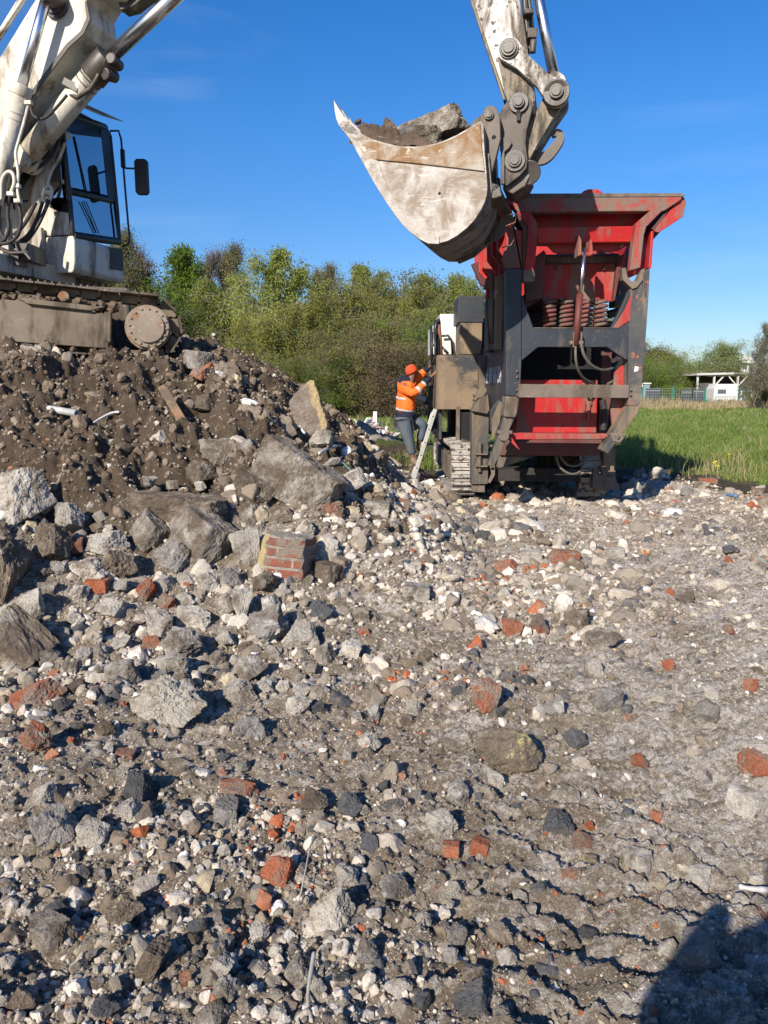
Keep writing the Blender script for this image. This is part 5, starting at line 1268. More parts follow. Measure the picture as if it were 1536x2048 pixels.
# right leg
rl = fp('support_leg', [(1207, 892), (1231, 888), (1231, 970), (1207, 968)], 12.0, 12.2, blkd, CR, .008)
fp('leg_foot', [(1184, 954), (1230, 952), (1238, 972), (1236, 979), (1186, 978)], 11.9, 12.3, tan, rl, .01)
fp('leg_fork', [(1186, 935), (1196, 935), (1196, 950), (1204, 950), (1204, 932), (1213, 932), (1213, 966), (1186, 966)], 11.85, 11.95, tan, rl, .006)
# ---------------- side pod, white housing, rails
pod = MB()
def rnd(x0, x1, y0, y1, r=.16, n=6):
    pts = [(x1, y0), (x1, y1), (x0, y1)]
    for k in range(n + 1):
        a = PI + PI / 2 * k / n; pts.append((x0 + r + r * math.cos(a), y0 + r + r * math.sin(a)))
    return pts
z1, z0 = at(900, 710, 13.8).z, at(900, 819, 13.8).z
podm = paint('rust_brown_pod', (.20, .145, .095), (.26, .19, .12), (.055, .06, .064), .52, 1.3, chip=(.24, .12, .06), camt=.04, cscale=8, rough=.7, streak=False)
pod.prism([Vector((x, y, z0)) for x, y in rnd(.93, 1.70, 13.8, 16.6)], (0, 0, z1 - z0)); podo = pod.build('side_pod', podm, CR, .012)
mb = MB()
for dx, dz in ((0, 0), (.07, 0), (.0, -.08), (.07, -.08), (.0, -.16)): MB().cyl((1.59 + dx, 13.77, 1.55 + dz), (1.59 + dx, 13.80, 1.55 + dz), .022, 8).build('bolt', tan, podo)
MB().box((1.66, 13.79, 1.95), (.012, .02, .5)).build('seam', tan, podo)
MB().bb((.922, 14.6, 1.35), (.929, 15.6, 1.85)).build('side_panel', plain('maroon', (.07, .02, .02), .5), podo)
bx3('pod_skirt', (1.0, 14.0, .75), (1.05, 16.2, z0), blk, podo)
lt = MB(); bxo = bx3('intake_box', at(919, 709, 14.0), at(955, 606, 14.8), podm, CR, .012)
bx3('intake_cover', at(916, 645, 13.98), at(956, 604, 14.9), blk, bxo, .012)
wh = bx3('white_housing', at(879, 709, 15.0), at(915, 641, 16.4), whitep, CR, .015)
mb = MB(); mb.prism([at(861, 709, 15.05), at(879, 709, 15.02), at(879, 641, 15.02), at(861, 655, 15.4)], (0, .9, 0)); mb.build('white_corner', whitep, wh, .01)
mb = MB(); mb.tube([at(862, 650, 14.8), at(863, 690, 14.8), at(866, 755, 14.6)], .03, 8); mb.tube([at(884, 672, 14.9), at(896, 671, 14.9), at(903, 680, 14.9), at(905, 709, 14.9)], .022, 8); mb.tube([at(884, 694, 14.9), at(897, 707, 14.9)], .02, 8); mb.build('guard_rail', blackp, wh)
mb = MB(); mb.tube([at(869, 730, 14.1), at(876, 712, 14.1), at(876, 680, 14.1), at(870, 660, 14.1), at(872, 641, 14.1), at(876, 638, 14.1), at(878, 645, 14.1)], .035, 10); mb.tube([at(863, 730, 14.0), at(865, 664, 14.0), at(870, 664, 14.0), at(871, 730, 14.0)], .022, 8); mb.tube([at(864, 690, 14.0), at(871, 690, 14.0)], .02, 6); mb.build('grab_rail', blackp, CR)
MB().tube([at(877, 643, 14.15), at(880, 680, 14.15), at(882, 712, 14.15)], .038, 8).build('rusty_post', paint('rust_post', (.24, .09, .05), (.32, .14, .08), (.15, .1, .07), .4, 5, rough=.9), CR)
mb = MB(); mb.tube([at(838, 796, 15.2), at(866, 806, 14.8)], .07, 8); mb.tube([at(845, 812, 15.2), at(856, 832, 15.0), at(866, 850, 14.8)], .02, 6); mb.box(at(864, 815, 14.9), (.16, .3, .9)); mb.build('feed_arm', blackp, CR, .01)
mb = MB(); mb.prism([at(912, 898, 13.0), at(922, 880, 13.0), at(940, 886, 13.0), at(932, 908, 13.0), at(916, 906, 13.0)], (.05, .3, .02)); mb.build('bent_plate', tan, CR, .004)
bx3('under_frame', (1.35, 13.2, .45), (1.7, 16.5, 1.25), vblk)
mb = MB(); mb.box((1.3, 13.6, 1.0), (.06, .1, .7)); mb.box((1.55, 13.4, 1.0), (.05, .1, .7)); mb.build('frame_strut', tan, CR)
# ---------------- crusher tracks (loop lies in the YZ plane)
chalkt = paint('chalky_cleats', (.46, .43, .39), (.34, .31, .28), (.36, .15, .09), .16, 6, chip=(.08, .065, .05), camt=.16, cscale=10, rough=.9, streak=False)
def ctrack(xc, y0, y1, zc, R, wd, parent):
    tr = bpy.data.objects.new('track_unit', None); C.objects.link(tr); tr.parent = parent
    L_ = y1 - y0; tot = 2 * L_ + 2 * PI * R; n = int(tot / .115); pads = MB()
    for k in range(n):
        s = k * tot / n
        if s < L_: p = (y0 + s, R); an = PI / 2
        elif s < L_ + PI * R: a = PI / 2 - (s - L_) / R; p = (y1 + R * math.cos(a), R * math.sin(a)); an = a
        elif s < 2 * L_ + PI * R: p = (y1 - (s - L_ - PI * R), -R); an = -PI / 2
        else: a = -PI / 2 - (s - 2 * L_ - PI * R) / R; p = (y0 + R * math.cos(a), R * math.sin(a)); an = a
        nn = Vector((0, math.cos(an), math.sin(an))); t = Vector((0, math.sin(an), -math.cos(an)))
        R3 = Matrix((t, Vector((1, 0, 0)), nn)).transposed(); c = Vector((xc, p[0], zc + p[1]))
        pads.box(c, (.108, wd, .03), R3); pads.box(c + nn * .03 + t * .03, (.022, wd, .035), R3)
    pads.build('track_shoe_belt', chalkt, tr, .003)
    mb = MB(); mb.bb((xc - wd * .5 + .02, y0 + .05, zc - R * .55), (xc + wd * .5 - .02, y1, zc + R * .5)); mb.build('track_frame', earthl, tr, .02)
    mb = MB(); mb.cyl((xc - wd * .32, y0, zc), (xc + wd * .32, y0, zc), R * .86, 28); mb.build('idler', hubm, tr)
    mb = MB(); mb.cyl((xc - wd * .32, y1, zc), (xc + wd * .32, y1, zc), R * .86, 28); mb.build('idler', hubm, tr)
ctrack(1.285, 12.65, 16.4, .34, .38, .40, CR)
ctrack(3.33, 12.45, 16.4, .34, .38, .46, CR)

# ================================================================== LADDER
alu = plain('dull_aluminium', (.48, .47, .44), .45, .6, var=.3, bs=.05)
lb, ltp = at(826, 962, 13.75), at(871, 818, 13.9)
LD = thing('ladder', lb, 'narrow aluminium ladder leaning against the crusher side under the climbing worker', 'ladder')
dd = (ltp - lb); dn = dd.normalized(); off = Vector((0, .36, 0)); off = off - dn * off.dot(dn) 
hole = plain('hole_dark', (.02, .02, .02), .9, var=0)
for k in (0, 1):
    q = off * k; sd = dn.cross(Vector((0, 1, 0))).normalized()
    mb = MB(); mb.prism([lb + q - sd * .035, lb + q + sd * .035, ltp + q + sd * .035, ltp + q - sd * .035], (0, .026, 0))
    rl_ = mb.build('side_rail', alu, LD, .003)
    mb = MB()
    for i in range(1, 6):
        c = lb + q + dd * (i / 5.6); mb.cyl(c + Vector((0, -.003, 0)), c + Vector((0, .001, 0)), .013, 10)
    mb.build('rung_end', hole, rl_)
for i in range(1, 6):
    c = lb + dd * (i / 5.6); MB().tube([c + Vector((0, .02, 0)), c + off], .016, 8).build('rung', alu, LD)

# ================================================================== WORKER
WY = 14.05
def wp(x, y, dy=0): return at(x, y, WY + dy)
WK = thing('person', wp(829, 927), 'worker in an orange high visibility jacket, orange beanie and blue jeans climbing the ladder', 'person')
skin_ = plain('worker_skin', (.20, .10, .065), .6, var=.15)
hip = wp(811, 828); 
N = {}
body = [(wp(811, 834), .125), (wp(812, 812), .13), (wp(813, 790), .145), (wp(816, 768), .13), (wp(822, 757), .055), (wp(825, 749), .07), (wp(826, 741), .075),
        (wp(806, 772, -.15), .06), (wp(826, 786, -.30), .048), (wp(852, 763, -.22), .034), (wp(864, 752, -.16), .028),
        (wp(824, 764, .17), .055), (wp(840, 750, .25), .045), (wp(855, 738, .20), .034), (wp(864, 728, .12), .028),
        (wp(808, 842, -.10), .105), (wp(818, 878, -.10), .075), (wp(826, 916, -.08), .045), (wp(828, 923, -.08), .045), (wp(838, 926, -.10), .035),
        (wp(816, 842, .12), .10), (wp(849, 848, .10), .075), (wp(838, 885, .16), .05), (wp(836, 895, .16), .045), (wp(848, 899, .14), .035)]
be = [(0, 1), (1, 2), (2, 3), (3, 4), (4, 5), (5, 6), (3, 7), (7, 8), (8, 9), (9, 10), (3, 11), (11, 12), (12, 13), (13, 14), (0, 15), (15, 16), (16, 17), (17, 18), (18, 19), (0, 20), (20, 21), (21, 22), (22, 23), (23, 24)]
# fingers curled round the rail
def hand(base, dirv, side, nodes, edges):
    bi = len(nodes) - 0
    return
b0 = 10
for wrist, (cx, cy, dy) in ((10, (869, 747, -.13)), (14, (868, 723, .06))):
    c = wp(cx, cy, dy); pi_ = len(body); body.append((c, (.030, .022))); be.append((wrist, pi_))
    for k in range(4):
        a = c + Vector((.028, -.02, .034 - .022 * k)); b2 = c + Vector((.055, .015, .03 - .022 * k)); b3 = c + Vector((.04, .045, .028 - .022 * k))
        i = len(body); body += [(a, .011), (b2, .010), (b3, .009)]; be += [(pi_, i), (i, i + 1), (i + 1, i + 2)]
    i = len(body); body += [(c + Vector((.01, .025, .04)), .012), (c + Vector((.035, .035, .055)), .010)]; be += [(pi_, i), (i, i + 1)]
skin('body', body, be, skin_, WK, 0)
# head details: nose, ears
mb = MB(); hd = wp(826, 743); 
mb.tube([hd + Vector((.07, .05, .01)), hd + Vector((.098, .07, -.015)), hd + Vector((.078, .055, -.03))], [.010, .016, .008], 8)
mb.tube([hd + Vector((.0, -.075, .02)), hd + Vector((.005, -.088, -.005)), hd + Vector((.01, -.075, -.03))], [.010, .014, .008], 8)
mb.build('nose_and_ear', skin_, WK)
def hivis():
    m, nt, b, v = newmat('hi_vis_orange')
    sx_ = nt.nodes.new('ShaderNodeSeparateXYZ'); geo = nt.nodes.new('ShaderNodeNewGeometry'); nt.links.new(geo.outputs['Position'], sx_.inputs[0])
    z = sx_.outputs[2]; z = math_(nt, 'ADD', z, math_(nt, 'MULTIPLY', sx_.outputs[0], .10)); zs = [hip.z]
    n0 = noise(nt, v, 9, 6, .6)
    c = mixc(nt, ramp(nt, n0, [(.3, 0), (.7, 1)]), (.82, .13, .012), (.95, .19, .022))
    nt.links.new(c, b.inputs['Base Color']); b.inputs['Roughness'].default_value = .75
    b.inputs['Emission Strength'].default_value = 0
    bump(nt, b, noise(nt, v, 14, 4, .5, .8), .8, .04); return m
hv = hivis(); navy = plain('navy_cloth', (.012, .014, .035), .85, var=.4, scale=8, bs=.4); refl = plain('reflective_tape', (.46, .48, .50), .35, var=.15, scale=20); denim = paint('denim', (.085, .12, .16), (.13, .165, .20), (.17, .16, .14), .45, 5, rough=.9, bs=.3, spec=.1)
jk = [(wp(811, 829), (.20, .185)), (wp(811, 814), (.205, .19)), (wp(812, 795), (.21, .195)), (wp(815, 775), (.205, .18)), (wp(820, 764), (.13, .12)),
      (wp(806, 773, -.16), .105), (wp(827, 789, -.32), .09), (wp(850, 766, -.23), .068),
      (wp(824, 766, .18), .10), (wp(840, 751, .26), .082), (wp(853, 740, .21), .066)]
jko = skin('jacket', jk, [(0, 1), (1, 2), (2, 3), (3, 4), (3, 5), (5, 6), (6, 7), (3, 8), (8, 9), (9, 10)], hv, WK)
def ring(name, p, q, r, mat, parent, n=24, sy=1.0):
    p = Vector(p); q = Vector(q); mb = MB(); mb.tube([p, p * .5 + q * .5, q], [r, r * 1.02, r * .99], n); return mb.build(name, mat, parent)
def band(name, y0, y1, xs, r, mat):
    a = wp(xs[0], y0); b2 = wp(xs[1], y1); return ring(name, a, b2, r, mat, jko)
band('reflective_band', 823, 817, (810, 811), .176, refl)
band('reflective_band', 801, 795, (811, 812), .180, refl)
mb = MB(); mb.tube([wp(810, 841), wp(810, 834), wp(810, 823.5)], [.168, .180, .180], 24); mb.build('navy_hem', navy, jko)
for a, b2, r1 in (((834, 782, -.30), (839, 778, -.28), .073), ((849, 767, -.235), (846, 770, -.245), .063), ((843, 748, .25), (846, 746, .245), .064)):
    ring('reflective_band', wp(*a), wp(*b2), r1, refl, jko)
ring('navy_cuff', wp(850, 766, -.23), wp(860, 756, -.18), .052, navy, jko); ring('navy_cuff', wp(847, 745, .24), wp(858, 734, .17), .055, navy, jko)
skin('hood', [(wp(794, 778, -.02), .075), (wp(799, 768), .105), (wp(811, 763), .13), (wp(827, 764, .05), .105)], [(0, 1), (1, 2), (2, 3)], navy, jko, 0)
skin('jeans', [(wp(811, 836), (.18, .165)), (wp(808, 845, -.10), .155), (wp(817, 878, -.10), .108), (wp(825, 912, -.08), .078),
               (wp(816, 845, .12), .15), (wp(849, 849, .10), .112), (wp(839, 884, .16), .08)], [(0, 1), (1, 2), (2, 3), (0, 4), (4, 5), (5, 6)], denim, WK)
boot = plain('tan_boot', (.22, .16, .11), .8)
skin('boot', [(wp(825, 914, -.08), .07), (wp(827, 924, -.08), .072), (wp(842, 928, -.12), .056)], [(0, 1), (1, 2)], boot, WK)
skin('boot', [(wp(838, 888, .16), .07), (wp(838, 897, .16), .068), (wp(852, 900, .12), .054)], [(0, 1), (1, 2)], boot, WK)
skin('beanie', [(wp(826, 749), (.118, .118)), (wp(823, 742), (.125, .125)), (wp(819, 734), .105), (wp(817, 730), .06)], [(0, 1), (1, 2), (2, 3)], plain('orange_knit', (.62, .08, .025), .95, var=.35, scale=60, bs=.6), WK)

# ================================================================== PHOTOGRAPHER (behind the camera, casts the shadow in the corner)
PH = thing('person', (.04, -.34, 0), 'photographer in dark clothes standing behind the camera, whose shadow falls in the lower right corner', 'person')
o = Vector((.03, -.30, Hs(.02, -.34)))
ph = [(o + Vector(p), r) for p, r in [((0, 0, .95), .21), ((0, 0, 1.15), .20), ((0, 0, 1.38), .22), ((0, .0, 1.50), .07), ((0, .02, 1.60), .085), ((0, .02, 1.72), .095),
    ((-.22, 0, 1.40), .08), ((-.34, .10, 1.20), .065), ((-.05, .34, 1.36), .04), ((.22, 0, 1.40), .08), ((.40, .10, 1.20), .065), ((.22, .30, 1.38), .04),
    ((-.11, 0, .88), .11), ((-.13, .02, .50), .08), ((-.14, 0, .10), .06), ((-.15, .14, .04), .05), ((.11, 0, .88), .11), ((.13, .02, .50), .08), ((.14, 0, .10), .06), ((.15, .14, .04), .05)]]
skin('body', ph, [(0, 1), (1, 2), (2, 3), (3, 4), (4, 5), (2, 6), (6, 7), (7, 8), (2, 9), (9, 10), (10, 11), (0, 12), (12, 13), (13, 14), (14, 15), (0, 16), (16, 17), (17, 18), (18, 19)], darkc, PH)
# ================================================================== GRASS
def leafmat(name, c1, c2, trans=.35, sc=1.2):
    m, nt, b, v = newmat(name)
    geo = nt.nodes.new('ShaderNodeNewGeometry'); oi = nt.nodes.new('ShaderNodeObjectInfo')
    n0 = noise(nt, geo.outputs['Position'], sc, 4, .6)
    wn = nt.nodes.new('ShaderNodeTexWhiteNoise'); wn.noise_dimensions = '3D'
    sn = nt.nodes.new('ShaderNodeVectorMath'); sn.operation = 'SNAP'; sn.inputs[1].default_value = (.5, .5, .5); nt.links.new(geo.outputs['Position'], sn.inputs[0]); nt.links.new(sn.outputs[0], wn.inputs[0])
    f = math_(nt, 'ADD', math_(nt, 'MULTIPLY', n0, .8), math_(nt, 'MULTIPLY', wn.outputs[0], .25))
    c = mixc(nt, ramp(nt, f, [(.3, 0), (.75, 1)]), c1, c2)
    c = mixc(nt, 1.0, c, ramp(nt, oi.outputs['Random'], [(0, .8), (1, 1.15)]), 'MULTIPLY')
    nt.links.new(c, b.inputs['Base Color']); b.inputs['Roughness'].default_value = .7; b.inputs['Specular IOR Level'].default_value = .15
    tl_ = nt.nodes.new('ShaderNodeBsdfTranslucent'); nt.links.new(c, tl_.inputs[0])
    mx = nt.nodes.new('ShaderNodeMixShader'); mx.inputs[0].default_value = trans
    out = [n for n in nt.nodes if n.type == 'OUTPUT_MATERIAL'][0]
    nt.links.new(b.outputs[0], mx.inputs[1]); nt.links.new(tl_.outputs[0], mx.inputs[2]); nt.links.new(mx.outputs[0], out.inputs[0])
    return m
def blades(name, X, Y, hgt, wid_, mat, seed):
    r = np.random.default_rng(seed); n = len(X); z0 = H(X, Y)
    a = r.uniform(0, PI, n); dx = np.cos(a) * wid_; dy = np.sin(a) * wid_
    lx = r.normal(size=n) * .35 * hgt; ly = r.normal(size=n) * .35 * hgt
    P = np.zeros((n, 5, 3))
    P[:, 0] = np.stack([X - dx, Y - dy, z0 - .03], 1); P[:, 1] = np.stack([X + dx, Y + dy, z0 - .03], 1)
    P[:, 2] = np.stack([X + dx * .7 + lx * .35, Y + dy * .7 + ly * .35, z0 + hgt * .6], 1); P[:, 3] = np.stack([X - dx * .7 + lx * .35, Y - dy * .7 + ly * .35, z0 + hgt * .6], 1)
    P[:, 4] = np.stack([X + lx, Y + ly, z0 + hgt], 1)
    b = (np.arange(n) * 5)[:, None]
    tri = np.concatenate([b + np.array([0, 1, 2]), b + np.array([0, 2, 3]), b + np.array([3, 2, 4])], 0)
    return tag(link(name, mesh_np(name, P.reshape(-1, 3), tri), mat), kind='stuff')
gm1 = leafmat('grass_blades', (.115, .185, .034), (.25, .30, .09), .35, .9); gm2 = leafmat('dry_grass', (.30, .24, .13), (.45, .37, .22), .2, .6)
r = np.random.default_rng(3)
def field(n, y0, y1, x0f, x1f, seed):
    r = np.random.default_rng(seed); Y = np.exp(r.uniform(math.log(y0), math.log(y1), n)); X = (x0f + (x1f - x0f) * r.random(n)) * Y
    return X, Y
X, Y = field(210000, 10.5, 74, .13, .72, 4)
ge = grass_edge(X, Y); k = (ge + .7 * fbm(X * 1.3, Y * 1.3, 41, 3) > 1.1) & (mound(X, Y) < .3); X, Y = X[k], Y[k]
den = fbm(X * .7, Y * .5, 51, 4); k = r.random(len(X)) < .62 + .9 * den; X, Y, den = X[k], Y[k], den[k]
near_ = sstep(.6, 3, grass_edge(X, Y)); hg = (.05 + .20 * near_) * (1 + .9 * den) * r.uniform(.5, 1.25, len(X))
blades('grass', X, Y, hg, .0006 * Y + .002, gm1, 5)
X, Y = field(70000, 14.5, 74, -.40, .16, 14)
k = (grass_edge(X, Y) > .8) & (mound(X, Y) < .25); X, Y = X[k], Y[k]; den = fbm(X * .6, Y * .5, 52, 4); k = r.random(len(X)) < .40 + 1.3 * den; X, Y = X[k], Y[k]
blades('grass', X, Y, r.uniform(.05, .22, len(X)), .0006 * Y + .002, gm1, 6)
X, Y = field(15000, 12.5, 74, -.3, .72, 24)
k = (grass_edge(X, Y) > .8) & (mound(X, Y) < .25) & (fbm(X * .5, Y * .4, 63, 4) > .12); X, Y = X[k], Y[k]
blades('dry_grass', X, Y, r.uniform(.15, .5, len(X)), .0004 * Y + .0015, gm2, 7)
# dry reeds before the fence
n = 26000; Y = r.uniform(62, 78, n); X = r.uniform(-8, 56, n) ; k = (X > 20) | (r.random(n) < .25); X, Y = X[k], Y[k]
blades('dry_reeds', X, Y, r.uniform(.35, 1.0, len(X)) * (.7 + .9 * np.clip(fbm(X * .4, Y * .1, 9, 3) + .3, 0, 1)), .035, gm2, 8)
# dandelions
mb = MB()
for px, py in ((1307, 903), (1233, 922), (1236, 920), (1457, 928), (1510, 922), (1434, 955), (1430, 944), (1426, 946), (1380, 935), (1480, 915)):
    g = G(px, py + 2); c = g + Vector((0, 0, .22)); mb.tube([g, c], .004, 5); mb.tube([c, c + Vector((0, 0, .015)), c + Vector((0, 0, .025))], [.012, .032, .018], 8)
tag(mb.build('dandelions', plain('dandelion_yellow', (.75, .55, .02), .7, var=.2)), kind='stuff')
# clods of churned mud around the ladder
X = r.uniform(-3.5, 1.6, 3500); Y = r.uniform(14, 26, 3500); k = (mound(X, Y) < .3) & (fbm(X * .7, Y * .7, 90, 4) > .0); X, Y = X[k], Y[k]
stone_cloud('mud_clods', X, Y, .04 * (1 - r.random(len(X)) * .98) ** -.45, np.array([(.095, .07, .048)]) * r.uniform(.6, 1.6, (len(X), 1)), 2, GM, seed=91, sink=.3)

# ================================================================== TREES
bark = paint('bark', (.13, .11, .085), (.22, .20, .165), (.08, .07, .055), .4, 3, rough=.95)
barkp = paint('pale_bark', (.46, .44, .39), (.34, .32, .28), (.12, .10, .08), .4, 3, rough=.95)
LM = {'birch': leafmat('birch_leaves', (.22, .265, .055), (.38, .41, .125), .5, .5), 'fresh': leafmat('fresh_leaves', (.115, .19, .026), (.22, .30, .055), .5, .5),
      'willow': leafmat('willow_leaves', (.22, .235, .052), (.37, .36, .115), .5, .5), 'olive': leafmat('olive_leaves', (.15, .15, .048), (.24, .225, .08), .4, .4),
      'dark': leafmat('dark_leaves', (.050, .078, .020), (.095, .120, .035), .3, .4), 'brown': leafmat('brown_buds', (.14, .095, .055), (.21, .15, .09), .2, .4),
      'pale': leafmat('pale_leaves', (.17, .21, .075), (.27, .31, .13), .35, .6)}
def tree_proto(seed, h, cw, leaf, style, nleaf, trunkr=.16, base=.2, lsz=.13, bk=None):
    """returns (trunk mesh, crown mesh)"""
    r = random.Random(seed); q = np.random.default_rng(seed); mb = MB(); tips = []
    lean = Vector((r.uniform(-.06, .06), r.uniform(-.06, .06), 1)); tp = [Vector((0, 0, -.2))]; n = 8
    forks = 1 if style in ('birch', 'bare', 'willow') else 3
    if style == 'bush': forks = 6
    for fk in range(forks):
        pts = [Vector((0, 0, -.2))]; d = lean + (Vector((r.uniform(-.35, .35), r.uniform(-.35, .35), 0)) if forks > 1 else Vector())
        if style == 'bush': d = Vector((r.uniform(-.7, .7), r.uniform(-.5, .5), 1))
        top = h * r.uniform(.85, .97)
        for i in range(1, n + 1):
            pts.append(pts[-1] + d * (top / n) + Vector((r.gauss(0, .02), r.gauss(0, .02), 0)) * h)
        for kk in range(34): tips.append((pts[-1].lerp(pts[-3], r.random() ** 1.2) + Vector((r.gauss(0, 1), r.gauss(0, 1), 0)) * cw * .07, 1)) if style != 'bush' else None
        mb.tube(pts, [trunkr * (1 - .88 * i / n) / (forks ** .4) for i in range(n + 1)], 7)
        nl = int(38 / forks) + 5
        for j in range(nl):
            f = base + (1 - base) * (j + r.random()) / nl; k = min(n - 1, int(f * n)); p = pts[k].lerp(pts[k + 1], f * n - k)
            prof = {'birch': math.sin(min(1, (1 - f) / (1 - base) * 1.15 + .08) * PI * .62), 'willow': math.sin(PI * (.18 + .75 * (1 - f))), 'bare': .6 * (1 - f) + .25, 'round': math.sin(PI * min(1, (.12 + .82 * (1 - f) / (1 - base)))), 'bush': .8}[style]
            ln = cw * .5 * prof * r.uniform(.65, 1.15); a = r.uniform(0, 2 * PI)
            up = {'birch': .75, 'willow': .55, 'bare': 1.5, 'round': .5, 'bush': .9}[style]
            dv = Vector((math.cos(a), math.sin(a), up * r.uniform(.6, 1.3))).normalized(); lp = [p]
            for s in range(4):
                dv = (dv + Vector((r.gauss(0, .16), r.gauss(0, .16), (.06 if style == 'bare' else -.10)))).normalized(); lp.append(lp[-1] + dv * ln / 3.2)
            mb.tube(lp, [trunkr * .30 * (1 - f * .6) * (1 - .2 * s) for s in range(5)], 5)
            for s in range(1, 5):
                for t in range(3 if style != 'bare' else 5):
                    e = lp[s] + Vector((r.gauss(0, 1), r.gauss(0, 1), r.gauss(.1, .6) if style != 'bare' else abs(r.gauss(.9, .5)))) * (ln * .24)
                    mb.tube([lp[s], e], [trunkr * .07 + .008, .010], 3, cap=False); tips.append((e, ln))
                    if style == 'bare':
                        for w in range(3):
                            e2 = e + Vector((r.gauss(0, .25), r.gauss(0, .25), r.uniform(.3, .9))) * h * .06; mb.tube([e, e2], [.013, .008], 3, cap=False); tips.append((e2, ln))
    me = bpy.data.meshes.new('trunk_shape'); me.from_pydata(mb.v, [], mb.f); me.polygons.foreach_set('use_smooth', mb.sm); me.materials.append(bk or bark)
    T = np.array([t[0][:] for t in tips]); wgt = q.random(len(T)) ** 1.1 + .08; wgt /= wgt.sum()
    c = T[q.choice(len(T), nleaf, p=wgt)]
    if style in ('birch', 'willow'):
        dr = q.random(nleaf) ** 1.8 * (h * (.075 if style == 'birch' else .10)) * np.clip((h * 1.02 - c[:, 2]) / (h * .3), .15, 1); c = c + q.normal(size=(nleaf, 3)) * np.array([.6, .6, .7]) * (h * .030); c[:, 2] -= dr
        c[:, 2] = np.maximum(c[:, 2], .3)
    else: c = c + q.uniform(-1, 1, size=(nleaf, 3)) * h * (.062 if style != 'bare' else .035)
    if style == 'round':
        m_ = int(nleaf * .62); d = q.normal(size=(m_, 3)); d /= np.linalg.norm(d, axis=1)[:, None]
        rad = (.80 + .55 * vn3(d * 2.2 + seed, seed) + .30 * vn3(d * 6 + seed, seed + 1)) * q.uniform(.45, 1, m_) ** .35
        c[:m_] = d * rad[:, None] * np.array([cw * .52, cw * .52, h * .46]) + np.array([0, 0, h * .50])
    c[:, 2] = np.maximum(c[:, 2], .1)
    s = lsz * q.uniform(.6, 1.3, nleaf); a = q.normal(size=(nleaf, 3)); a /= np.linalg.norm(a, axis=1)[:, None]; b = np.cross(a, q.normal(size=(nleaf, 3))); b /= np.linalg.norm(b, axis=1)[:, None]
    if style in ('birch', 'willow'): a = a * .9 + np.array([0, 0, -.8]); a /= np.linalg.norm(a, axis=1)[:, None]; b = np.cross(a, q.normal(size=(nleaf, 3))); b /= np.linalg.norm(b, axis=1)[:, None]; a = a * 1.5; b = b * .75
    a = a * s[:, None] * .6; b = b * s[:, None] * .45
    V_ = np.stack([c - a, c + b, c + a, c - b], 1).reshape(-1, 3); F_ = np.arange(nleaf * 4).reshape(-1, 4)
    cm = mesh_np('crown_shape', V_, F_); cm.materials.append(LM[leaf]); return me, cm, h
PT = {'birch_a': tree_proto(1, 12, 6.2, 'birch', 'birch', 19000, .19, .15, .12, barkp), 'birch_b': tree_proto(2, 12, 5.0, 'birch', 'birch', 11500, .16, .22, .12, barkp),
      'fresh': tree_proto(3, 12, 5.0, 'fresh', 'birch', 22000, .15, .2, .13), 'bare_a': tree_proto(4, 12, 4.6, 'brown', 'bare', 5200, .13, .3, .07), 'bare_b': tree_proto(5, 12, 4.2, 'olive', 'bare', 9000, .12, .3, .09),
      'willow': tree_proto(6, 12, 8, 'willow', 'willow', 22000, .2, .12, .13), 'olive': tree_proto(7, 12, 7, 'olive', 'round', 32000, .2, .10, .13), 'dark': tree_proto(8, 12, 6, 'dark', 'round', 28000, .18, .08, .14),
      'round': tree_proto(9, 12, 12, 'olive', 'round', 42000, .25, .04, .17), 'pale': tree_proto(10, 12, 11, 'pale', 'round', 38000, .22, .08, .17), 'bush': tree_proto(11, 12, 13, 'brown', 'bush', 16000, .15, .0, .20), 'gbush': tree_proto(12, 12, 14, 'fresh', 'bush', 18000, .15, .0, .22), 'obush': tree_proto(13, 12, 14, 'olive', 'bush', 20000, .15, .0, .22),
      'sapling': tree_proto(14, 12, 5.5, 'pale', 'bare', 2400, .07, .15, .10)}
def tree(px, ytop, Y, proto, label, group=None, name=None, wsc=1.0, cat='tree', rot=None):
    tm, cm, h0 = PT[proto]; c = at(px, 700, Y); hh = at(px, ytop, Y).z - 0.0
    r_ = thing(name or ('bush' if 'bush' in proto else 'tree'), (c.x, c.y, -.02), label, 'bush' if 'bush' in proto else cat, group)
    s = hh / h0 * 1.14; r_.scale = (s * wsc, s * wsc, s); r_.rotation_euler = (0, 0, rot if rot is not None else random.uniform(0, 6.28))
    for nm, me in (('trunk', tm), ('crown', cm)):
        o = bpy.data.objects.new(nm, me); C.objects.link(o); o.parent = r_
    return r_
